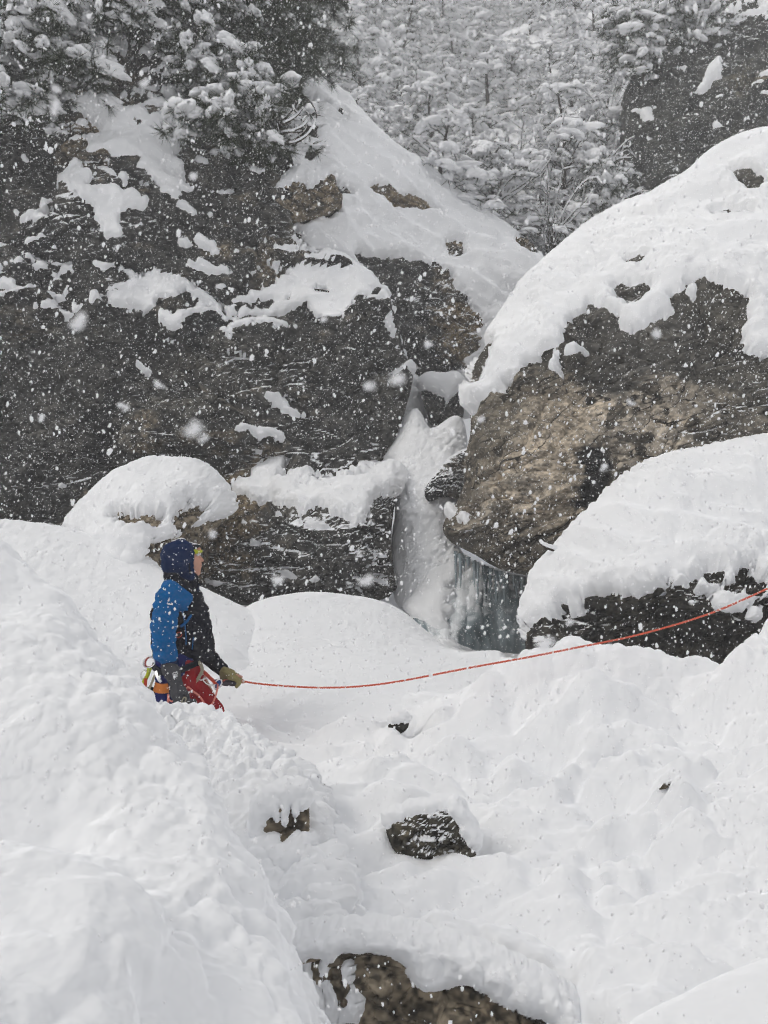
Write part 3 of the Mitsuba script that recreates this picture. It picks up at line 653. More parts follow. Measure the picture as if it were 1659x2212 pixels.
FB = snow_bank('broad foreground snow bank filling the lower left corner', [(-300, 1090, 4.3), (-120, 1140, 4.2), (0, 1194, 4.1), (60, 1238, 4.05), (130, 1290, 4.0), (182, 1345, 3.95), (232, 1412, 3.9), (290, 1482, 3.8), (345, 1548, 3.7), (400, 1630, 3.55), (470, 1702, 3.4), (522, 1775, 3.25), (552, 1862, 3.1), (582, 1950, 2.95), (612, 2040, 2.8), (652, 2112, 2.68), (690, 2212, 2.5), (730, 2350, 2.3), (760, 2600, 2.0)],
          [(0, 1300, 3.7), (100, 1400, 3.5), (200, 1500, 3.35), (0, 1500, 3.2), (100, 1580, 3.15), (180, 1700, 2.95), (60, 1700, 2.85), (0, 1760, 2.65), (120, 1770, 2.72), (250, 1720, 2.95), (300, 1600, 3.3), (400, 1760, 3.05), (450, 1850, 2.85), (300, 1850, 2.7), (120, 1850, 2.5), (0, 1900, 2.35), (200, 2000, 2.25), (400, 2000, 2.5), (500, 2000, 2.65), (520, 2120, 2.5), (350, 2150, 2.2), (550, 2212, 2.4), (150, 2150, 1.95), (0, 2100, 1.9), (0, 2212, 1.7), (300, 2300, 1.95), (500, 2400, 2.1), (0, 2500, 1.4), (-300, 1600, 2.9), (-300, 2000, 2.0), (-300, 2400, 1.4), (600, 2500, 2.0)],
          (-2.9, 0.25, 1.1, 5.0), 0.0095, drop=((0.012, 0.02), (0.05, 0.12), (0.2, 0.5), (0.6, 1.3)), floor=-2.3, lump=dents([(200, 1600, 3.2, 3.0, .055), (30, 1650, 2.95, .26, .17), (190, 1705, 2.95, .15, .10), (340, 1830, 2.8, .16, .07), (60, 1840, 2.5, .17, -.07), (240, 1950, 2.4, .16, -.05), (460, 2010, 2.6, .11, .06), (150, 2130, 1.95, .16, .07), (400, 2180, 2.25, .12, .05), (110, 1560, 3.2, .15, -.05)], cauli(0.09, 0.06, 0.09, 2.2, 1.1, 2.2)))
snow_bank('low snow bank in the bottom right corner', [(1300, 2300, 2.6), (1380, 2235, 2.75), (1430, 2200, 2.8), (1520, 2150, 2.9), (1600, 2110, 2.95), (1659, 2088, 3.0), (1800, 2030, 3.1), (2000, 1970, 3.2)],
          [(1500, 2300, 2.5), (1659, 2212, 2.65), (1800, 2200, 2.65), (1500, 2500, 2.2), (1750, 2400, 2.3), (2000, 2200, 2.6)], (0.3, 2.2, 1.9, 3.9), 0.009, floor=-2.3, lump=soft(0.02, 2.0, 0.004, 16))

# ------------------------------------------------------------------ snowy ledge at the bottom
BL = Body([(560, 2060), (600, 2022), (640, 1992), (760, 1978), (850, 1980), (960, 2005), (1080, 2040), (1170, 2084), (1230, 2120), (1280, 2180), (1300, 2330), (1300, 2520), (560, 2520)],
          [(600, 2100, 3.98), (850, 2052, 4.02), (1180, 2160, 3.95), (700, 2400, 3.95), (1200, 2400, 3.9), (900, 2212, 3.97)],
          0.18, 0.10, 0.0085, back=0.03)
add('rock_ledge', BL.rock(0.09, crag(0.05, 1.6, 0.06, 3.5, 0.035, 8, 0.045, (1.0, 0.3, 0.25), 6, 0.04, 800)), 'ledge_rock', smooth=50)
tag('rock_ledge', 'brown rock ledge at the bottom of the picture under a fringe of snow', kind='structure')
blb = [[(x, y + 2) for x, y in [(640, 2085), (690, 2098), (715, 2095), (725, 2080), (750, 2075), (775, 2060), (800, 2075), (830, 2080), (845, 2095), (875, 2105), (880, 2140), (905, 2150), (960, 2155), (1000, 2140), (1040, 2150), (1075, 2165), (1100, 2185), (1125, 2195), (1160, 2205), (1200, 2225), (1200, 2700), (480, 2700), (480, 2090), (560, 2085)]]]
add_pieces('rock_ledge__snow_cover', BL.snow(BL.patch([[(300, 1500), (2200, 1500), (2200, 2900), (300, 2900)]], blb, plane=3.82), 0.09, 0.06, cauli(0.045, 0.05, 0.03, 1.6, 1.8), 0.03, 6), 'snow')

# ------------------------------------------------------------------ rocks showing through the snow, dark bodies added for shaded gaps
def small_rock(text, outline, d, bulge=0.10, res=0.008, snowy=(), mat='low_rock', thick=0.04, seed=900, lean=0.0):
    o = np.array(outline, float); c = o.mean(0)
    b = Body(outline, [(c[0], o[:, 1].min() - 20, d + lean), (c[0] - 40, o[:, 1].max(), d), (c[0] + 40, o[:, 1].max(), d)], bulge, 0.10, res, back=0.25)
    key = add('rock', b.rock(0.01, crag(0.02, 3, 0.05, 6, 0.02, 12, 0.02, (0.1, 0.1, 1.0), 14, 0.02, seed)), mat, smooth=45)
    tag(key, text, 'rock')
    if len(snowy):
        add_pieces(key + '__snow', b.snow(b.patch(snowy), thick, 0.03, cauli(0.05, 0.05, 0.0), 0.02, 18), 'snow')

small_rock('dark mossy rock in the middle of the snow slope', [(828, 1800), (834, 1775), (846, 1755), (880, 1742), (930, 1732), (965, 1722), (995, 1732), (1012, 1765), (1034, 1800), (1036, 1850), (1000, 1880), (930, 1880), (850, 1850)], 5.02, 0.10, mat='moss_rock',
           snowy=[[(965, 1700), (1060, 1700), (1060, 1870), (1022, 1835), (1005, 1815), (990, 1800), (1000, 1785), (980, 1770), (968, 1750)], [(800, 1700), (980, 1700), (970, 1742), (930, 1752), (890, 1760), (850, 1772), (838, 1790), (810, 1800)]], thick=0.035)
small_rock('brown rock at the right end of the mound in front of the climber', [(540, 1780), (556, 1725), (600, 1695), (640, 1690), (668, 1705), (674, 1760), (672, 1830), (660, 1880), (580, 1880), (548, 1840)], 4.72, 0.06,
           snowy=[[(500, 1600), (720, 1600), (720, 1745), (662, 1748), (655, 1758), (645, 1740), (645, 1775), (634, 1778), (630, 1745), (624, 1750), (622, 1785), (612, 1790), (608, 1745), (602, 1750), (600, 1778), (592, 1775), (588, 1760), (574, 1775), (568, 1798), (585, 1815), (612, 1828), (640, 1815), (660, 1800), (720, 1800), (720, 1900), (500, 1900)]], mat='ledge_rock', thick=0.04, seed=930)
small_rock('small dark body added for the shaded gap under a snow crust right of the mound', [(832, 1566), (850, 1548), (880, 1544), (890, 1566), (870, 1590), (842, 1588)], 6.62, 0.05, snowy=[[(820, 1530), (900, 1530), (900, 1560), (882, 1564), (868, 1558), (852, 1566), (840, 1562), (820, 1575)]], thick=0.03, seed=940)  # dark solid stands in for the shade under the crust
small_rock('tiny dark body added for the shaded gap below the rope', [(975, 1528), (985, 1518), (1004, 1526), (1000, 1534), (985, 1534)], 6.8, 0.05, seed=950)  # dark solid added where the snow only has a shaded gap
small_rock('thin dark rock edge low on the right slope', [(1415, 1704), (1440, 1690), (1470, 1683), (1462, 1697), (1430, 1712)], 5.2, 0.05, seed=960)

# ------------------------------------------------------------------ far cliff, upper right
FC = Body([(1335, 450), (1338, 330), (1330, 250), (1345, 190), (1372, 160), (1380, 120), (1440, 85), (1500, 55), (1540, 20), (1560, -60), (1590, -200), (2100, -200), (2100, 520), (1335, 520)],
          [(1340, 430, 19.5), (1345, 190, 20), (1560, -50, 21.5), (2000, 0, 19), (2000, 450, 18), (1600, 250, 19)], 0.7, 0.8, 0.04)
add('far_cliff', FC.rock(0.05, crag(0.4, 0.4, 0.25, 0.7, 0.09, 2.0, 0.12, (0.5, 0.2, 1.0), 1.2, 0.10, 1000)), 'far_rock', smooth=50)
tag('far_cliff', 'grey brown cliff at the upper right behind the big boulder', kind='structure')
r5 = lambda pts: [(1440 / 1.1573 + a * 0.25, b * 0.25) for a, b in pts]
add_pieces('far_cliff__snow_patch', FC.snow(FC.patch([r5([(1260, 440), (1275, 500), (1240, 560), (1280, 640), (1190, 700), (1130, 790), (1070, 870), (1050, 850), (975, 855), (1060, 810), (1100, 700), (1140, 620), (1200, 520)]), r5([(1370, 0), (1440, 0), (1410, 60), (1360, 150), (1365, 60)]), r5([(1500, 0), (1700, 0), (1659, 45), (1560, 10)]),
      r5([(835, 200), (900, 110), (960, 60), (970, 20), (930, 20), (1000, -20), (960, 110), (870, 190)]), r5([(1180, 700), (1270, 670), (1230, 700)])]), 0.14, 0.1, soft(0.03, 2, 0.01, 8), 0.10, 3, ledges=(0.75, 0.5)), 'snow', 14)

# ------------------------------------------------------------------ snowy trees and shrubs
def needle_fn(p, n, uv):
    return mix((0.016, 0.024, 0.014), (0.05, 0.06, 0.03), noise(p.x * 9, p.y * 9, p.z * 9))


bs('needles', two({'type': 'diffuse', 'reflectance': proc(needle_fn)}))
bs('bark', two({'type': 'diffuse', 'reflectance': {'type': 'rgb', 'value': [0.045, 0.038, 0.032]}}))
ICO = {k: trimesh.creation.icosphere(subdivisions=k, radius=1.0) for k in (0, 1, 2)}


def tube(points, radii, sides=5):
    p = np.asarray(points, float)
    t = np.gradient(p, axis=0); t /= np.linalg.norm(t, axis=1, keepdims=True) + 1e-12
    up = np.array([0.13, 0.21, 0.97]) if abs(t[:, 2]).mean() < 0.9 else np.array([0.95, 0.2, 0.1])
    a = np.cross(t, up); a /= np.linalg.norm(a, axis=1, keepdims=True) + 1e-12
    b = np.cross(t, a)
    ang = np.arange(sides) * 2 * np.pi / sides
    r = np.broadcast_to(radii, (len(p),))
    v = (p[:, None] + r[:, None, None] * (np.cos(ang)[None, :, None] * a[:, None] + np.sin(ang)[None, :, None] * b[:, None])).reshape(-1, 3)
    n = len(p); f = []
    for i in range(n - 1):
        for j in range(sides):
            k = (j + 1) % sides
            f += [(i * sides + j, i * sides + k, (i + 1) * sides + k), (i * sides + j, (i + 1) * sides + k, (i + 1) * sides + j)]
    for k in range(1, sides - 1):
        f += [(0, k + 1, k), ((n - 1) * sides, (n - 1) * sides + k, (n - 1) * sides + k + 1)]
    return v, np.array(f)


def spline(pts, n):
    pts = np.asarray(pts, float)
    t = np.linspace(0, 1, len(pts))
    if len(pts) < 4:
        from scipy.interpolate import make_interp_spline
        return make_interp_spline(t, pts, k=len(pts) - 1)(np.linspace(0, 1, n))
    from scipy.interpolate import make_interp_spline
    return make_interp_spline(t, pts, k=3)(np.linspace(0, 1, n))


def pillow(r, c, size, sub, ang=None):
    """a pad of snow on a twig end: domed above, hanging a little at the sides"""
    v = np.array(ICO[sub].vertices)
    k = r.uniform(0, 99, 3)
    v = v * (1 + 0.8 * nz(v + k, 1.4, 2, 8)[:, None] * 2)
    v[:, 2] = np.where(v[:, 2] < 0, v[:, 2] * r.uniform(0.55, 1.15), v[:, 2] * r.uniform(0.75, 1.1))
    s = np.array([r.uniform(0.7, 1.7), r.uniform(0.65, 1.0), r.uniform(0.6, 1.2)]) * size
    a = r.uniform(0, 6.28)
    if ang is not None:      # lies along its twig and sags at the outer end
        a = -ang + r.normal(0, 0.35)
        s = np.array([r.uniform(1.0, 2.1), r.uniform(0.5, 0.85), r.uniform(0.5, 0.9)]) * size
        v[:, 2] -= 0.30 * (v[:, 0] + 0.4) ** 2
    v = v * s
    v[:, :2] = v[:, :2] @ np.array([[math.cos(a), math.sin(a)], [-math.sin(a), math.cos(a)]])
    return v + c, ICO[sub].faces


def needles(r, c, d, n, length, width, spread=1.0):
    """n thin needles fanning out from c about the direction d"""
    g = r.normal(size=(n, 3)) * spread + d
    g /= np.linalg.norm(g, axis=1, keepdims=True)
    side = np.cross(g, r.normal(size=(n, 3))); side /= np.linalg.norm(side, axis=1, keepdims=True)
    b = c + g * length * r.uniform(-0.1, 0.25, (n, 1))
    L = length * r.uniform(0.6, 1.1, (n, 1))
    v = np.stack([b - side * width, b + side * width, b + g * L], 1).reshape(-1, 3)
    return v, np.arange(3 * n).reshape(-1, 3)


def conifer(seed, height, spread, layers, per, size, sub, nn, nl, nw, habit='tree', snowy=0.85, hang=0.25, more=0.5):
    """(wood, foliage, snow) meshes of a snow laden pine; habit 'tree' stands up, 'shrub' sprawls out from its root"""
    r = np.random.default_rng(seed)
    wood, leaf, snow = [], [], []
    if habit == 'tree':
        top = np.array([r.normal(0, 0.08) * height, r.normal(0, 0.08) * height, height])
        trunk = spline([[0, 0, -0.3], top * 0.33 + r.normal(0, 0.03, 3) * height, top * 0.66 + r.normal(0, 0.03, 3) * height, top], 10)
        wood.append(tube(trunk, np.linspace(0.022 * height, 0.006 * height, 10), 6))
    for i in range(layers):
        u = (i + r.uniform(0.2, 0.8)) / layers
        for j in range(per):
            a = 2 * math.pi * (j + r.uniform(-0.35, 0.35)) / per + i * 2.4
            if habit == 'tree':
                k = 0.12 + 0.85 * u
                base = trunk[min(9, int(k * 10))]
                reach = spread * (1.0 - 0.72 * u) * r.uniform(0.65, 1.15)
                rise = r.uniform(0.0, 0.35) * reach
            else:
                base = np.zeros(3)
                reach = spread * r.uniform(0.45, 1.1)
                rise = r.uniform(-0.15, 0.9) * reach
            d = np.array([math.cos(a), math.sin(a), 0])
            tip = base + d * reach + np.array([0, 0, rise])
            mid = (base + tip) / 2 + np.array([0, 0, 0.12 * reach]) + r.normal(0, 0.05, 3) * reach
            tip[2] -= hang * reach * r.uniform(0.3, 1)
            br = spline([base, mid, tip], 6)
            wood.append(tube(br, np.linspace(0.010, 0.005, 6) * max(reach, 0.3) * 1.4, 4))
            m = max(2, int(round(reach / (size * 1.5))))
            for q in range(m):
                w = 1 - (q / m) * 0.75
                c = br[0] * (1 - w) + br[5] * w if q == 0 else br[min(5, max(1, int(w * 5.5)))]
                c = c + r.normal(0, 0.75 * size, 3) * [1, 1, 0.8]
                leaf.append(needles(r, c + np.array([0, 0, -0.2 * size]), d * 0.5 + np.array([0, 0, -0.05]), nn, nl, nw))
                if r.random() < snowy:
                    s = size * (0.32 + 0.85 * r.random() ** 1.5)
                    snow.append(pillow(r, c + np.array([0, 0, 0.35 * s]), s, sub, a))
                    if r.random() < more:
                        snow.append(pillow(r, c + np.array([*(d[:2] * s * 0.8), -0.2 * s]), s * 0.65, sub, a))
    return join(*wood), join(*leaf), join(*snow)


def place(key, parts, m, text, cat, group=None, protos={}):
    """one tree: its parts under one transform"""
    base, n = key, 0
    while key in labels:
        n += 1
        key = f'{base}_{n:03d}'
    for part, d in parts.items():
        scene[f'{key}__{part}'] = {**d, 'to_world': m}
        if part in ('snow', 'foliage'):
            labels[f'{key}__{part}'] = {'kind': 'stuff'}
    tag(key, text, cat, group)
    return key


def dicts(meshes):
    w, l, s = meshes
    return {'branches': ply(w, 'bark', smooth=True), 'foliage': ply(l, 'needles'), 'snow': ply(s, 'snow', smooth=True)}


# the scrub on the far hillside
kinds = [dicts(conifer(50 + i, 2.6 + 0.4 * (i % 3), 1.45 + 0.2 * (i % 2), 7, 6, 0.135, 1, 9, 0.24, 0.009, snowy=1.0, more=0.8)) for i in range(5)]
r = np.random.default_rng(21)
spots = []
for _ in range(20000):
    y = 16.5 + 36 * r.random() ** 0.8
    x0, x1 = (560 - 829.5) / FD * y - 1, (1430 - 829.5) / FD * y + 1
    x = r.uniform(x0, x1)
    gap = 1.2 + 0.010 * y
    if all((x - a) ** 2 + (y - b) ** 2 > gap ** 2 for a, b, _ in spots):
        z = float(hill_z(np.array(x), np.array(y)))
        v = 1106 - (z + 1.2) / y * FD
        if -140 < v < 520 and not (829.5 + x / y * FD > 1300 and y < 27) and not (x > 6.0 + (y - 16) * 0.05 and y < 24) and not (830 < 829.5 + x / y * FD < 905 and 190 < v < 300) and not (1010 < 829.5 + x / y * FD < 1090 and v > 430):
            spots.append((x, y, z))
    if len(spots) >= 150:
        break
for i, (x, y, z) in enumerate(spots):
    s = r.uniform(0.55, 1.1)
    place('mountain_pine', kinds[i % 5], T().translate([x, y, z - 0.15]).rotate([0, 0, 1], r.uniform(0, 360)).scale([s, s, s * r.uniform(0.7, 1.0)]),
          'snow laden mountain pine in the scrub on the far hillside', 'tree', 'pines of the hillside scrub')


# bare, snow lined twigs
def twig_shrub(seed, height, n, curl, rad, side=0.0):
    r = np.random.default_rng(seed)
    wood, snow = [], []
    for i in range(n):
        a = r.uniform(0, 6.28)
        d = np.array([math.cos(a) + side, math.sin(a) * 0.6, 0]); L = height * r.uniform(0.55, 1.1)
        pts = [np.zeros(3), d * L * 0.25 + [0, 0, L * 0.35], d * L * 0.6 + [0, 0, L * r.uniform(0.5, 0.75)], d * L * (0.85 + 0.2 * curl) + [0, 0, L * r.uniform(0.55, 1.0)]]
        pts = spline(np.array(pts) + r.normal(0, 0.03 * height, (4, 3)), 10)
        wood.append(tube(pts, np.linspace(rad, rad * 0.45, 10), 5))
        snow.append(tube(pts[2:] + [0, 0, rad * 1.5], np.linspace(rad * 1.5, rad * 1.1, 8), 6))
        for _ in range(3):
            k = r.integers(4, 9)
            e = pts[k] + np.array([r.normal(0, 0.16), r.normal(0, 0.12), r.uniform(0.05, 0.28)]) * height
            b = spline([pts[k], (pts[k] + e) / 2 + r.normal(0, 0.03, 3) * height, e], 6)
            wood.append(tube(b, np.linspace(rad * 0.6, rad * 0.35, 6), 4))
            snow.append(tube(b + [0, 0, rad * 0.9], np.linspace(rad * 1.0, rad * 0.7, 6), 5))
    return {'branches': ply(join(*wood), 'bark', smooth=True), 'snow': ply(join(*snow), 'snow', smooth=True)}


tw = [twig_shrub(70 + i, 1.5, 14, 0.5, 0.016) for i in range(3)]
for i, (px, py, d) in enumerate([(1050, 455, 17.3), (1130, 470, 17.5), (1180, 420, 19), (1230, 440, 18.4), (1290, 470, 18.0), (1120, 400, 20), (1270, 380, 20.5), (1320, 420, 19), (1060, 400, 21), (1190, 510, 17.3), (1330, 330, 22), (1310, 250, 24)]):
    s = r.uniform(0.6, 1.05)
    p = W(px, py, d)
    place('twig_shrub', tw[i % 3], T().translate((p - [0, 0, 0.3]).tolist()).rotate([0, 0, 1], r.uniform(0, 360)).scale(s), 'leafless shrub of snow lined twigs at the foot of the hillside', 'shrub', 'leafless shrubs at the foot of the hillside')

# pines growing over the top of the left cliff, each its own
near = [('dark snow laden pine bough hanging in the top left corner', 'shrub', (45, 95, 11.9), 0.85, 7, 7), ('snowy pine bush below the corner bough at the left edge', 'shrub', (40, 230, 11.8), 0.55, 6, 6),
        ('snowy pine bush on the cliff just right of the corner bough', 'shrub', (130, 60, 12.0), 0.6, 6, 6), ('broad pine bush under a thick snow sheet at the top of the cliff', 'shrub', (235, 40, 12.1), 0.75, 7, 7),
        ('small pine bush with round snow balls halfway down from the top left', 'shrub', (150, 150, 11.8), 0.5, 5, 6), ('snowy pine bush at the top edge right of the thick snow sheet', 'shrub', (375, 15, 12.5), 0.7, 6, 7),
        ('snowy pine bush at the top edge with hanging snow pads', 'shrub', (455, 25, 12.8), 0.6, 6, 6), ('tall dark pine at the top of the ridge with little snow', 'tree', (560, 130, 13.8), 1.0, 9, 7),
        ('dark pine leaning out right at the top of the ridge', 'tree', (650, 95, 14.4), 1.0, 9, 7), ('snow padded pine bush in the middle of the cliff top', 'shrub', (455, 150, 12.3), 0.55, 6, 6),
        ('snow padded pine bush beside the curved bare twigs', 'shrub', (540, 200, 12.3), 0.5, 6, 6), ('low snow padded pine bush left of the curved bare twigs', 'shrub', (470, 275, 11.9), 0.55, 6, 6),
        ('snow padded pine bush hanging over the dark rock corner', 'shrub', (560, 275, 11.9), 0.6, 6, 7), ('dark pine standing behind the top of the cliff', 'tree', (500, 100, 14.4), 1.1, 9, 7),
        ('dark pine behind the bushes at the top edge', 'tree', (330, 30, 13.6), 1.1, 8, 7), ('dark pine at the very top left', 'tree', (90, 10, 13.2), 1.1, 8, 7)]
for i, (text, habit, (px, py, d), size, la, pe) in enumerate(near):
    dark = habit == 'tree'
    m = conifer(300 + i, 1.9 * size, size * (0.85 if dark else 1.0), la, pe, 0.075 if dark else 0.115, 1 if dark else 2, 55, 0.19, 0.007, habit, 0.30 if dark else 0.80, 0.1 if dark else 0.35)
    p = W(px, py, d)
    place('pine_bush' if not dark else 'pine_tree', dicts(m), T().translate((p - [0, 0, 0.5 if dark else 0.05]).tolist()), text, 'bush' if not dark else 'tree')

# the curved bare twigs on the ridge
wood, snw = [], []
r = np.random.default_rng(5)
kk = lambda a, b, d=11.6: W(450 / 1.1573 + a * 0.2604, 150 / 1.1573 + b * 0.2604, d)
for pts in ([(800, 680), (950, 690), (1060, 620), (1120, 520), (1130, 440), (1090, 360), (1045, 315)], [(800, 600), (900, 600), (1010, 560), (1060, 500), (1060, 450), (1030, 430)], [(800, 640), (880, 600), (960, 600), (1080, 580)],
            [(805, 560), (815, 520), (790, 440), (760, 390), (740, 330), (670, 270)], [(810, 500), (880, 470), (940, 410), (960, 360), (945, 325)], [(820, 540), (920, 500), (990, 440), (1035, 375)], [(940, 380), (950, 420), (1000, 465)], [(990, 330), (985, 380), (950, 420)],
            [(800, 680), (810, 600), (800, 500)], [(880, 680), (980, 640), (1040, 590), (1060, 540)], [(510, 470), (460, 400), (410, 280)], [(540, 320), (520, 240), (480, 140)], [(575, 430), (580, 330), (575, 280)]):
    c = np.array([kk(*q, 11.6 + 0.12 * math.sin(j * 1.7 + pts[0][0])) for j, q in enumerate(pts)])
    c = spline(c, 18)
    wood.append(tube(c, np.linspace(0.011, 0.006, 18), 6))
    snw.append(tube(c[2:-3] + [0, 0, 0.018], np.linspace(0.017, 0.008, 13), 6))
place('bare_shrub', {'branches': ply(join(*wood), 'bark', smooth=True), 'snow': ply(join(*snw), 'snow', smooth=True)}, T(), 'bare shrub of long curved twigs on the ridge beside the cliff', 'shrub')

# trees on the far cliff
for i, (text, px, py, d, size) in enumerate([('snowy pine at the left shoulder of the far cliff', 1385, 120, 19.0, 0.6), ('bent snowy pine above the left shoulder of the far cliff', 1345, 95, 19.6, 0.55), ('dim pine on top of the far cliff', 1450, 75, 19.4, 0.6),
                                             ('pine with a bent snowy trunk over the far cliff', 1520, 40, 19.4, 0.6), ('low scrub pine at the left foot of the far cliff', 1300, 440, 17.6, 0.6)]):
    m = conifer(400 + i, 1.8 * size, 0.9 * size, 8, 6, 0.12, 1, 24, 0.22, 0.008, 'tree', 0.8, 0.25)
    place('cliff_pine', dicts(m), T().translate((W(px, py, d) - [0, 0, 0.6 * size]).tolist()), text, 'tree')
# snow stub on the big boulder's foot: a dead branch with snow
c = spline([W(1162, 1165, 8.75), W(1175, 1180, 8.7), W(1190, 1186, 8.72), W(1215, 1196, 8.75)], 10)
place('dead_branch', {'wood': ply(tube(c, np.linspace(0.008, 0.02, 10), 6), 'bark', smooth=True), 'snow': ply(tube(c[1:] + [0, 0, 0.02], np.linspace(0.015, 0.03, 9), 8), 'snow', smooth=True)}, T(), 'short snow covered dead branch sticking out left above the dark boulder', 'branch')

# ------------------------------------------------------------------ the climber
SC = 6.7 / 2400


def Q(zx, zy, dy=0.0):
    """a point of the climber from a tracing enlarged 4.366 times; dy > 0 is the far side"""
    return np.array([(300 + zx / 4.366 - 960) * SC, 6.7 + dy, (1280 - 1300 - zy / 4.366) * SC])


def ball(c, r, n=14):
    return m3.Manifold.sphere(r, n).translate([float(x) for x in c])


def hull(*cr):
    return m3.Manifold.batch_hull([ball(c, r) for c, r in cr])


def chain(*cr):
    return [hull(a, b) for a, b in zip(cr[:-1], cr[1:])]


def union(parts):
    return m3.Manifold.batch_boolean(parts, m3.OpType.Add)


def organic(man, edge=0.014, rounds=12, folds=0.0, fs=9.0, seed=0, fold_dir=(1, 1, 1)):
    """smoothed skin of a solid, with cloth folds"""
    m = man.refine_to_length(edge).to_mesh()
    t = trimesh.Trimesh(m.vert_properties[:, :3], m.tri_verts, process=True)
    trimesh.smoothing.filter_taubin(t, iterations=rounds)
    v = np.array(t.vertices); f = np.array(t.faces)
    if folds:
        n = normals_of(v, f)
        q = v * np.array(fold_dir)
        a = np.abs(nz(q, fs, 3, seed + 1)) * 2 - 0.2
        v = v + n * (folds * a + 0.4 * folds * nz(v, fs * 2.5, 2, seed + 2))[:, None]
    return v, f


def paint(key, rgb, rough=0.85, spec=0.12, weave=0.0):
    c = np.array(rgb)
    def fn(p, n, uv):
        return mix(tuple(float(x) for x in c * 0.8), tuple(float(x) for x in c * 1.15), fbm(p.x * 18, p.y * 18, p.z * 18, 3))
    return bs(key, two({'type': 'principled', 'base_color': proc(fn), 'roughness': rough, 'specular': spec}))


paint('azure_cloth', (0.001, 0.088, 0.26)); paint('navy_cloth', (0.001, 0.012, 0.055)); paint('black_cloth', (0.004, 0.005, 0.011)); paint('indigo_cloth', (0.005, 0.008, 0.10))
paint('red_cloth', (0.28, 0.005, 0.009)); paint('grey_glove', (0.055, 0.055, 0.062)); paint('olive_leather', (0.25, 0.215, 0.095), 0.7); paint('palm_leather', (0.05, 0.042, 0.05), 0.7)
paint('skin', (0.55, 0.30, 0.22), 0.5); paint('lime', (0.45, 0.50, 0.03)); paint('orange_sling', (0.52, 0.16, 0.03)); paint('red_sling', (0.45, 0.05, 0.025)); paint('tan_sling', (0.33, 0.30, 0.22)); paint('white_mark', (0.75, 0.76, 0.78))
bs('steel', two({'type': 'roughconductor', 'material': 'Al', 'alpha': 0.28})); bs('lens', {'type': 'thindielectric'})
bs('blue_metal', two({'type': 'principled', 'base_color': {'type': 'rgb', 'value': [0.02, 0.08, 0.30]}, 'metallic': 0.7, 'roughness': 0.35}))


def rope_fn(p, n, uv):
    a = noise(p.x * 90, p.y * 90, p.z * 90); b = noise(p.x * 400, p.y * 400, p.z * 400)
    return mix(mix((0.62, 0.13, 0.075), (0.50, 0.075, 0.04), b), (0.75, 0.70, 0.66), smoothstep(0.70, 0.85, a))


bs('rope', two({'type': 'principled', 'base_color': proc(rope_fn), 'roughness': 0.75, 'specular': 0.2}))
bs('pink_rope', two({'type': 'principled', 'base_color': {'type': 'rgb', 'value': [0.66, 0.22, 0.18]}, 'roughness': 0.75, 'specular': 0.2}))

PK = 'person'
tag(PK, 'climber in a blue hooded jacket and red trousers behind a snow mound', 'person')
part = lambda name, mesh, mat, smooth=True: add(f'{PK}__{name}', mesh, mat, smooth)

# the body under the clothes: one continuous figure
hc = Q(735, 440)
body = chain((Q(650, 690), .06), (Q(690, 560), .06)) + [hull((Q(690, 420), .085), (Q(735, 400), .08), (Q(770, 350), .055), (Q(800, 520), .05))]
body += [hull((Q(845, 575), .022), (Q(790, 560), .03), (Q(835, 470), .035), (Q(800, 400), .045)), hull((Q(868, 405), .012), (Q(903, 440), .0085), (Q(870, 450), .014))]     # jaw and chin, nose
body += [hull((Q(878, 478), .011), (Q(850, 480), .02)), hull((Q(880, 505), .010), (Q(850, 500), .02)), hull((Q(862, 345), .012), (Q(840, 330), .03))]                     # lips, brow
body += [hull((Q(640, 780, -.15), .06), (Q(660, 780, .15), .06), (Q(640, 690), .06), (Q(680, 1000, -.07), .07), (Q(680, 1000, .07), .07)), hull((Q(680, 1000, -.07), .07), (Q(680, 1000, .07), .07), (Q(680, 1420, -.07), .07), (Q(680, 1420, .07), .07))]
arm_r = [(Q(600, 800, -.19), .050), (Q(565, 1230, -.24), .042), (Q(640, 1560, -.22), .030), (Q(730, 1800, -.2), .028)]
arm_l = [(Q(690, 800, .19), .050), (Q(710, 1270, .24), .042), (Q(1090, 1660, .10), .030), (Q(1180, 1715, .06), .028)]
leg_r = [(Q(620, 1560, -.09), .065), (Q(580, 2150, -.12), .055), (Q(560, 2900, -.12), .045)]
leg_l = [(Q(720, 1560, .08), .06), (Q(1020, 2130, .10), .05), (Q(1080, 2900, .10), .045)]
for c in (arm_r, arm_l, leg_r, leg_l):
    body += chain(*c)
for foot in (leg_r[-1][0], leg_l[-1][0]):
    body.append(hull((foot, .045), (foot + [0.17, 0, -0.03], .035), (foot + [-0.03, 0, -0.03], .04)))
for w, d in ((arm_r[-1][0], np.array([0.03, 0, -0.09])), (arm_l[-1][0], np.array([0.09, -0.02, -0.02]))):
    for k in range(4):
        o = np.array([0, 0.022 * (k - 1.5), 0])
        body += chain((w + o * 0.8, .013), (w + d * 0.6 + o, .010), (w + d * (1 + 0.08 * (k in (1, 2))) + o * 0.9 + [0.01, 0, -0.02], .008))
    body += chain((w + [0, -0.02, 0], .014), (w + d * 0.4 + [0.02, -0.045, 0.02], .010), (w + d * 0.7 + [0.03, -0.04, 0.015], .009))
part('body', organic(union(body), 0.010, 8), 'skin')
for e in (-1, 1):
    part('eye', (lambda t: (np.array(t.vertices), np.array(t.faces)))(trimesh.creation.icosphere(subdivisions=2, radius=0.011).apply_translation(Q(858, 375, 0.03 * e))), 'white_mark')

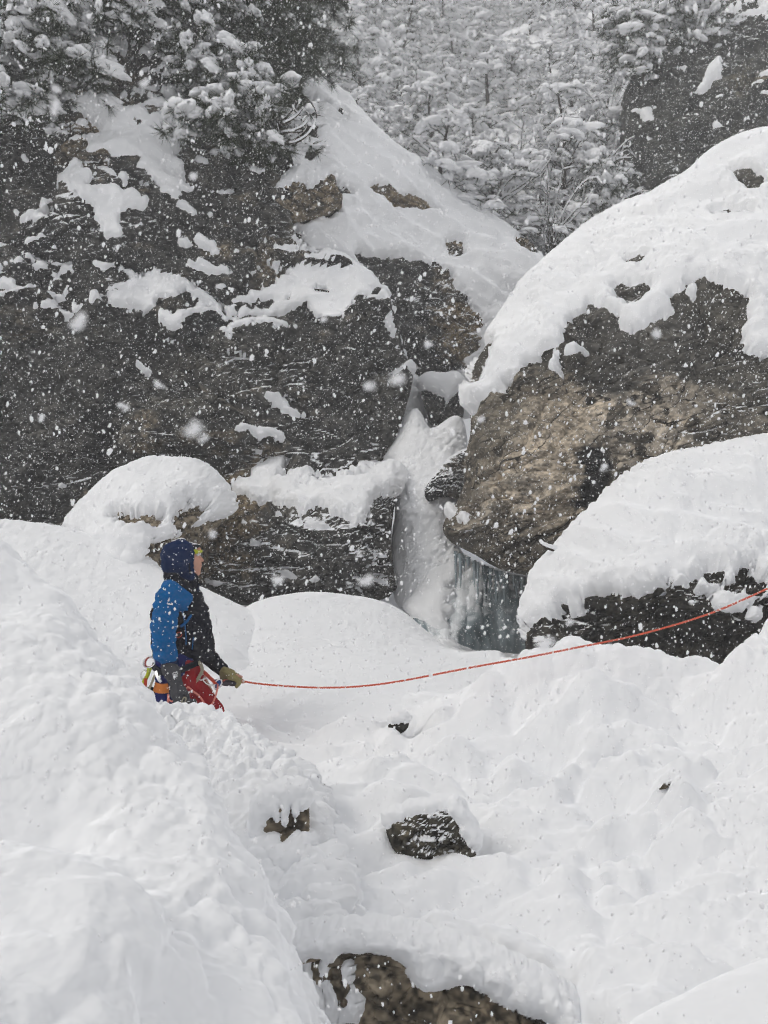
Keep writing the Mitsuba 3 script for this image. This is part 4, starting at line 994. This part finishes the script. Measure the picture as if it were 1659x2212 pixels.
# jacket
torso = [hull((Q(650, 770, -.13), .075), (Q(690, 770, .13), .075), (Q(650, 690), .085), (Q(500, 1000, -.10), .078), (Q(500, 1000, .10), .078), (Q(800, 960, -.06), .085), (Q(800, 960, .06), .085), (Q(848, 1100, -.06), .088), (Q(848, 1100, .06), .088)),
         hull((Q(500, 1000, -.10), .078), (Q(500, 1000, .10), .078), (Q(848, 1100, -.06), .088), (Q(848, 1100, .06), .088), (Q(872, 1290, -.06), .085), (Q(872, 1290, .06), .085), (Q(510, 1370, -.10), .078), (Q(510, 1370, .10), .078)),
         hull((Q(872, 1290, -.06), .085), (Q(872, 1290, .06), .085), (Q(510, 1370, -.10), .078), (Q(510, 1370, .10), .078), (Q(905, 1430, -.05), .066), (Q(905, 1430, .05), .066), (Q(500, 1450, -.1), .07), (Q(500, 1450, .1), .07))]
part('jacket', organic(union(torso), 0.013, 6, 0.040, 7, 3, (1.3, 1.3, 0.7)), 'black_cloth')
yoke = union([hull((Q(620, 775, -.17), .082), (Q(600, 830, -.19), .088), (Q(745, 850, -.14), .06), (Q(560, 720, -.05), .055)), hull((Q(600, 830, -.17), .08), (Q(770, 930, -.11), .058), (Q(745, 850, -.12), .06))])
part('jacket_shoulder', organic(yoke, 0.012, 8, 0.010, 8, 5), 'azure_cloth')
part('sleeve', organic(union(chain((Q(590, 830, -.20), .090), (Q(572, 1050, -.235), .086), (Q(560, 1230, -.25), .082), (Q(578, 1380, -.245), .078), (Q(600, 1425, -.24), .070))), 0.010, 6, 0.026, 8, 8, (0.8, 0.8, 1.8)), 'azure_cloth')
part('sleeve_cuff', organic(union(chain((Q(600, 1420, -.24), .066), (Q(630, 1520, -.23), .058))), 0.012, 6, 0.008, 12, 9), 'navy_cloth')
part('sleeve', organic(union(chain((Q(670, 820, .19), .085), (Q(700, 1250, .24), .075), (Q(890, 1500, .18), .066), (Q(1085, 1650, .08), .048))), 0.012, 8, 0.012, 9, 11), 'black_cloth')
labels[f'{PK}__sleeve'] = {'label': 'bright blue right sleeve'}
hood = union([hull((Q(575, 370, -.05), .078), (Q(575, 370, .05), .078), (Q(640, 330, 0), .078), (Q(590, 480, -.05), .075), (Q(590, 480, .05), .075), (Q(745, 345, -.06), .062), (Q(745, 345, .06), .062), (Q(745, 500, -.06), .06), (Q(745, 500, .06), .06)),
              hull((Q(590, 480, 0), .09), (Q(620, 620, 0), .075), (Q(745, 520, -.05), .06), (Q(745, 520, .05), .06), (Q(760, 640, 0), .055))])
hood = hood - hull((Q(915, 440, -.03), .078), (Q(915, 440, .03), .078), (Q(905, 340, 0), .06), (Q(915, 560, 0), .07))
part('hood', organic(hood, 0.010, 5, 0.020, 8, 13, (0.8, 1.2, 1.2)), 'navy_cloth')
peak = hull((Q(780, 282, -.05), .014), (Q(780, 282, .05), .014), (Q(866, 283, -.03), .008), (Q(866, 283, .03), .008), (Q(800, 320, -.07), .010), (Q(800, 320, .07), .010))
part('hood_peak', organic(peak, 0.008, 3), 'black_cloth')
part('collar', organic(union([hull((Q(600, 610, -.03), .072), (Q(600, 610, .03), .072), (Q(780, 610, 0), .045), (Q(620, 690, -.03), .07), (Q(620, 690, .03), .07), (Q(785, 700, 0), .045)), hull((Q(785, 690, 0), .045), (Q(770, 800, 0), .045), (Q(640, 720, 0), .07))]), 0.011, 6, 0.010, 9, 15), 'black_cloth')
def seam(pts, r, mat, name):
    return part(name, tube(spline(np.array([Q(*q) for q in pts]), 20), r, 6), mat)


seam([(866, 700, 0), (850, 860, 0), (905, 1010, 0), (968, 1200, 0), (982, 1380, 0), (962, 1470, 0)], .006, 'navy_cloth', 'front_zip')
seam([(720, 905, -.190), (755, 1050, -.175), (770, 1200, -.165), (772, 1330, -.16)], .0045, 'azure_cloth', 'pocket_zip')
seam([(845, 930, -.13), (800, 1050, -.155), (720, 1130, -.19)], .010, 'azure_cloth', 'blue_strap')
seam([(860, 1060, -.13), (850, 1220, -.145), (830, 1380, -.14)], .004, 'azure_cloth', 'chest_seam')
seam([(800, 310, -.085), (790, 400, -.10), (790, 500, -.105), (800, 580, -.085)], .007, 'black_cloth', 'hood_edge')
# snow settled on the hood and the peak
dome = [pillow(np.random.default_rng(k), Q(zx, zy, dy), s, 2) for k, (zx, zy, dy, s) in enumerate([(640, 232, 0, .030), (700, 238, -.02, .026), (590, 240, .01, .026), (760, 246, .0, .022), (820, 262, -.01, .016), (530, 262, 0, .02), (860, 270, .0, .010), (670, 230, .03, .028)])]
for v, f in dome:
    c = v.mean(0); v[:, 2] = c[2] + (v[:, 2] - c[2]) * 0.45
part('hood_snow', join(*dome), 'snow')

# goggles pushed on the brow: lime frame and a clear shield
g = union([hull((Q(822, 330, -.062), .010), (Q(872, 342, -.045), .010)), hull((Q(872, 342, -.045), .010), (Q(884, 345, 0), .009)), hull((Q(884, 345, 0), .009), (Q(872, 342, .045), .010)), hull((Q(822, 362, -.062), .007), (Q(860, 345, -.05), .010))])
part('goggles', organic(g, 0.006, 3), 'lime')
gv, gf = [], []
for i in range(9):
    a = (i - 4) / 4
    for zx, zy in ((893 - 30 * a * a, 335), (900 - 30 * a * a, 372), (893 - 30 * a * a, 410)):
        gv.append(Q(zx, zy, 0.052 * a))
for i in range(8):
    for k in range(2):
        a = i * 3 + k; gf += [(a, a + 3, a + 4), (a, a + 4, a + 1)]
part('goggles__lens', (np.array(gv), np.array(gf)), 'lens')
part('zip_pull', organic(union(chain((Q(858, 690), .004), (Q(855, 735), .006))), 0.004, 1), 'black_cloth')

# trousers
part('trousers', organic(union([hull((Q(560, 1520, -.10), .095), (Q(560, 1520, .10), .095), (Q(760, 1500, -.07), .07), (Q(760, 1500, .07), .07), (Q(600, 1700, -.1), .1), (Q(640, 1700, .1), .1))] + chain((Q(590, 1640, -.11), .105), (Q(560, 2150, -.12), .085), (Q(540, 2850, -.12), .07))), 0.014, 8, 0.012, 8, 17), 'indigo_cloth')
part('trouser_leg', organic(union([hull((Q(745, 1560, -.08), .075), (Q(745, 1560, .06), .08), (Q(790, 1760, -.07), .07), (Q(760, 1760, .1), .09))] + chain((Q(770, 1740, .02), .085), (Q(880, 1960, .08), .075), (Q(1010, 2110, .10), .068), (Q(1060, 2850, .10), .06)) + chain((Q(735, 1700, -.12), .05), (Q(715, 2000, -.15), .06))), 0.014, 8, 0.012, 9, 19), 'red_cloth')
labels[f'{PK}__trouser_leg'] = {'label': 'red front of the trousers'}

# gloves: five fingers each
gauntlet = union(chain((Q(625, 1545, -.25), .058), (Q(655, 1600, -.25), .060), (Q(690, 1690, -.25), .044)) + [hull((Q(700, 1720, -.25), .044), (Q(725, 1800, -.26), .048), (Q(700, 1830, -.24), .045))])
fin = []
for k in range(4):
    b = Q(690 + 34 * k, 1830 + 6 * k, -.275 + 0.012 * k); t = np.array([0.006 + 0.008 * k, 0.0, -0.040])
    fin += chain((b, .020), (b + t, .018), (b + t + np.array([0.022, 0.03, -0.012 + 0.004 * k]), .016))
fin += chain((Q(770, 1770, -.25), .021), (Q(815, 1835, -.26), .018), (Q(822, 1900, -.25), .015))
part('glove', organic(union([gauntlet] + fin), 0.008, 6, 0.006, 14, 21), 'grey_glove')
labels[f'{PK}__glove'] = {'label': 'dark grey gauntlet glove on the right hand'}
lg = [hull((Q(1120, 1665, .05), .034), (Q(1120, 1720, .05), .030), (Q(1200, 1690, .03), .036), (Q(1215, 1740, .03), .032))]
for k in range(4):
    o = np.array([0, 0.020 * (1.5 - k), -0.004 * k])
    lg += chain((Q(1205, 1690) + o, .020), (Q(1275, 1710) + o, .017), (Q(1310, 1755) + o, .014), (Q(1280, 1790) + o, .013))
lg += chain((Q(1160, 1660, -.01), .020), (Q(1225, 1690, -.045), .016), (Q(1285, 1745, -.035), .013))
part('glove', organic(union(lg), 0.007, 6, 0.004, 16, 23), 'olive_leather')
part('glove_palm', organic(hull((Q(1130, 1775, -.01), .020), (Q(1245, 1775, -.012), .022), (Q(1245, 1790, .03), .02), (Q(1130, 1790, .03), .02)), 0.007, 4, 0.003, 16, 25), 'palm_leather')
labels[f'{PK}__glove_001'] = {'label': 'olive leather glove on the left hand gripping the rope'}
# snow crumbs stuck to the cloth
r = np.random.default_rng(77)
crumbs = []
for name, count in (('jacket', 110), ('hood', 36), ('sleeve', 30), ('jacket_shoulder', 22), ('collar', 18), ('sleeve_001', 26), ('glove', 18), ('trouser_leg', 12)):
    v, f, n, *_ = meshkit.WRITTEN[scene[f'{PK}__{name}']['filename']]
    ok = np.nonzero((n[:, 1] < 0.2) & (n[:, 2] > -0.35))[0]
    for k in r.choice(ok, count):
        u, w = pillow(r, np.array(v[k], float) + 0.002 * n[k], 0.0042 * r.uniform(0.5, 1.5), 0)
        crumbs.append((u, w))
part('stuck_snow', join(*crumbs), 'snow')
labels[f'{PK}__stuck_snow'] = {'kind': 'stuff'}
# marks: on the sleeve, and the shield on the gauntlet cuff
def flat(poly, at, thick=0.002):
    m = trimesh.creation.extrude_polygon(poly, thick, engine='earcut')
    v = np.array(m.vertices)
    return np.stack([v[:, 0], -v[:, 2], v[:, 1]], 1) + at, np.array(m.faces)
mark = [flat(shapely.Polygon([(-.022, -.004), (.016, -.010), (.018, .004), (.008, .008), (.008, -.002), (-.020, .006)]), Q(650, 870, -.292)), flat(shapely.Polygon([(-.012, .002), (.000, .030), (.002, .004)]), Q(640, 850, -.292))]
part('sleeve_mark', join(*mark), 'white_mark', False)
sh = shapely.Polygon([(-.016, .016), (0, .021), (.016, .016), (.014, -.008), (0, -.021), (-.014, -.008)])
em = [flat(sh.difference(sh.buffer(-.0035)), Q(708, 1610, -.312)), flat(shapely.Point(0, 0).buffer(.008).difference(shapely.Point(0, 0).buffer(.004)), Q(708, 1610, -.312))]
part('glove_emblem', join(*em), 'white_mark', False)

# harness and hardware on it
def belt(path, w, t, mat, name, n=24):
    c = spline(np.array(path), n); tg = np.gradient(c, axis=0); tg /= np.linalg.norm(tg, axis=1, keepdims=True)
    out = np.array([0, -1.0, 0]); s = np.cross(tg, out); s /= np.linalg.norm(s, axis=1, keepdims=True); o = np.cross(s, tg)
    v = np.concatenate([np.stack([c + s * w + o * t, c - s * w + o * t, c - s * w - o * t, c + s * w - o * t], 1)]).reshape(-1, 3); f = []
    for i in range(n - 1):
        for j in range(4):
            a, b = i * 4 + j, i * 4 + (j + 1) % 4
            f += [(a, b, b + 4), (a, b + 4, a + 4)]
    f += [(0, 2, 1), (0, 3, 2), (4 * n - 4, 4 * n - 3, 4 * n - 2), (4 * n - 4, 4 * n - 2, 4 * n - 1)]
    return part(name, (v, np.array(f)), mat, 30)


belt([Q(395, 1560, -.1), Q(520, 1600, -.215), Q(650, 1610, -.215), Q(800, 1560, -.17), Q(905, 1530, -.05)], .020, .006, 'black_cloth', 'harness_belt')
belt([Q(450, 1765, -.19), Q(520, 1775, -.225), Q(610, 1770, -.225)], .032, .005, 'orange_sling', 'orange_pouch')
belt([Q(455, 1640, -.2), Q(420, 1740, -.22), Q(370, 1860, -.22)], .007, .006, 'tan_sling', 'ice_screw')
belt([Q(470, 1600, -.2), Q(500, 1660, -.23), Q(530, 1700, -.23)], .009, .007, 'steel', 'gear_clip')


def ring(c, a, b, ang, r, mat, name, tilt=0.3, n=28, squash=1.0):
    t = np.linspace(0, 2 * math.pi, n)
    x, z = a * np.cos(t), b * np.sin(t) * (1 + 0.18 * np.cos(t))
    p = np.stack([x * math.cos(ang) - z * math.sin(ang), 0.02 * np.cos(t + 1) * tilt, x * math.sin(ang) + z * math.cos(ang)], 1) + c
    return part(name, tube(p, r, 8), mat)


ring(Q(375, 1515, -.16), .040, .036, 0.9, .0055, 'steel', 'carabiner')
ring(Q(380, 1520, -.14), .036, .030, 0.9, .0055, 'red_sling', 'carabiner_ring')
ring(Q(315, 1650, -.14), .030, .020, 1.3, .005, 'steel', 'carabiner')
belt([Q(372, 1575, -.165), Q(362, 1640, -.17), Q(335, 1690, -.17), Q(305, 1750, -.17)], .008, .003, 'lime', 'quickdraw_sling')
belt([Q(395, 1575, -.15), Q(378, 1640, -.16), Q(350, 1700, -.16)], .006, .003, 'lime', 'quickdraw_sling')
ring(Q(290, 1770, -.16), .030, .018, 1.1, .0045, 'steel', 'carabiner')
belt([Q(352, 1680, -.18), Q(345, 1800, -.185), Q(335, 1945, -.18)], .010, .004, 'red_sling', 'quickdraw_sling')
part('gear_bag', organic(union([hull((Q(330, 1880, -.12), .032), (Q(395, 1960, -.10), .03), (Q(370, 1840, -.10), .035), (Q(340, 1990, -.12), .026))]), 0.009, 5, 0.010, 16, 29), 'black_cloth')
part('gear_cam', organic(union(chain((Q(300, 1800, -.13), .016), (Q(305, 1870, -.14), .018), (Q(318, 1930, -.14), .014))), 0.007, 4, 0.006, 25, 30), 'blue_metal')
ring(Q(280, 1860, -.12), .020, .014, 1.4, .005, 'steel', 'carabiner')
ring(Q(345, 2000, -.14), .026, .018, 0.5, .0045, 'steel', 'carabiner')
# front: tie-in loop, slings, belay device
belt([Q(865, 1490, -.08), Q(905, 1540, -.11), Q(930, 1600, -.11), Q(900, 1680, -.11), Q(840, 1760, -.11)], .011, .004, 'tan_sling', 'belay_loop')
belt([Q(935, 1630, -.09), Q(985, 1670, -.10), Q(1040, 1725, -.10), Q(1065, 1760, -.09)], .011, .004, 'red_sling', 'red_sling')
ring(Q(985, 1740, -.08), .040, .020, -0.5, .005, 'steel', 'carabiner')
ring(Q(930, 1690, -.09), .028, .018, 0.6, .005, 'steel', 'carabiner')
ring(Q(1090, 1770, -.08), .036, .020, 1.1, .006, 'steel', 'carabiner')
part('belay_device', organic(union([hull((Q(1060, 1745, -.06), .014), (Q(1105, 1735, -.06), .014), (Q(1105, 1790, -.06), .012), (Q(1062, 1800, -.06), .012))]), 0.006, 2), 'blue_metal')
ring(Q(715, 1210, -.22), .020, .016, 0.7, .003, 'red_sling', 'cord_loop')
ring(Q(795, 1880, -.30), .024, .010, 1.2, .004, 'tan_sling', 'glove_loop')

# the rope: one strand from the glove up to the right, and the slack loop through the belay device
lead = [Q(1080, 1765, -.07), Q(1180, 1745, .0), Q(1310, 1757, .01)] + [W(px, py, d) for px, py, d in ((560, 1477, 6.68), (650, 1484, 6.66), (757, 1484, 6.62), (860, 1472, 6.58), (950, 1455, 6.54), (1050, 1436, 6.50), (1150, 1418, 6.46), (1250, 1398, 6.41), (1350, 1378, 6.36), (1450, 1352, 6.3), (1550, 1319, 6.24), (1659, 1271, 6.18), (1800, 1205, 6.1), (2000, 1100, 6.0), (2300, 930, 5.9))]
rk = add('climbing_rope', tube(spline(lead, 220), 0.0062, 8), 'rope')
tag(rk, 'red climbing rope running from the glove out of the picture on the right', 'rope')
slack = spline([Q(1085, 1770, -.075), Q(1082, 1850, -.10), Q(1050, 1950, -.12), Q(1005, 1995, -.13), Q(960, 1960, -.14), Q(915, 1880, -.15), Q(850, 1820, -.17), Q(800, 1770, -.2), Q(740, 1850, -.235), Q(640, 1900, -.25), Q(610, 1840, -.23), Q(600, 1900, -.22), Q(612, 1990, -.2), Q(640, 2100, -.16)], 90)
add('climbing_rope__slack_loop', tube(slack, 0.0065, 8), 'pink_rope')

# ------------------------------------------------------------------ falling snow
def flakes(n, d0, d1, seed, big=1.0):
    r = np.random.default_rng(seed)
    d = (r.uniform(d0 ** 3, d1 ** 3, n)) ** (1 / 3)
    c = np.stack([r.uniform(-0.46, 0.46, n) * d, d, r.uniform(-0.60, 0.60, n) * d], 1)
    s = np.minimum(np.exp(r.normal(math.log(0.0031), 0.38, n)), 0.0066) * big
    return c, s, r


TET = trimesh.Trimesh(np.array([[1, .2, .7], [-1, .2, .7], [0, 1.2, -.7], [0.1, -1, -.8]]), [[0, 2, 1], [0, 1, 3], [1, 2, 3], [0, 3, 2]], process=False)


def flake_mesh(c, s, r, sub=None):
    """loose clumps, a little taller than wide: four-sided far off, rounder near by"""
    base = TET if sub is None else ICO[sub]
    b, bf = np.array(base.vertices), np.array(base.faces)
    b = b / np.linalg.norm(b, axis=1, keepdims=True)
    n, k = len(c), len(b)
    v = b[None] * r.uniform(0.7, 1.2, (n, k, 1)) * s[:, None, None]
    v[..., 2] *= r.uniform(1.0, 1.9, (n, 1))
    v[..., 0] += v[..., 2] * r.normal(0.08, 0.12, (n, 1))
    f = bf[None] + (np.arange(n) * k)[:, None, None]
    return (v + c[:, None]).reshape(-1, 3), f.reshape(-1, 3)


bs('flake', {'type': 'principledthin', 'base_color': {'type': 'rgb', 'value': [0.90, 0.90, 0.91]}, 'diff_trans': 1.0, 'roughness': 0.9, 'spec_trans': 0.0})
add('falling_snow', join(flake_mesh(*flakes(13000, 2.0, 5.5, 3), 0), flake_mesh(*flakes(230000, 5.5, 13, 1)), flake_mesh(*flakes(70000, 13, 24, 2, 1.15))), 'flake', smooth=True)
tag('falling_snow', 'countless white snowflakes falling through the whole view', 'snow', kind='stuff')
r = np.random.default_rng(9)
big = [(170, 690, .36), (420, 925, .30), (445, 945, .5), (797, 830, .45), (862, 818, .36), (1178, 1390, .33), (1235, 1345, .55), (120, 235, .5), (455, 1155, .5), (790, 1255, .45), (120, 190, .6), (310, 175, .55), (605, 1255, .55), (1418, 720, .6), (285, 610, .7), (700, 690, .7), (345, 835, .6), (925, 745, .7), (270, 880, .7), (90, 900, .8),
       (560, 930, .8), (1490, 560, .7), (655, 1080, .7), (1040, 905, .8), (1305, 1010, .8), (1360, 870, .7), (660, 610, .8), (420, 380, .7)]
for i, (px, py, d) in enumerate(big):
    d *= 1.0
    c = W(px, py, d)
    ms = [pillow(np.random.default_rng(800 + 9 * i + j), c + r.normal(0, .0011, 3), 0.0017 * r.uniform(0.7, 1.2), 1) for j in range(4)]
    key = add('snowflake', join(*ms), 'flake')
    tag(key, 'large blurred snowflake drifting close to the lens', 'snowflake', 'large blurred flakes close to the lens')

# ------------------------------------------------------------------ the snowy air
scene['snowy_air'] = {'type': 'homogeneous', 'albedo': {'type': 'rgb', 'value': [0.96, 0.96, 0.965]}, 'sigma_t': {'type': 'rgb', 'value': [HAZE] * 3}}
scene['haze'] = {'type': 'cube', 'to_world': T().translate([0, 0, 21.5]).scale([130, 130, 26.5]), 'bsdf': {'type': 'null'}, 'interior': {'type': 'ref', 'id': 'snowy_air'}}
tag('haze', 'thin white haze of falling snow filling the gully', kind='stuff')
scene['camera']['medium'] = {'type': 'ref', 'id': 'snowy_air'}
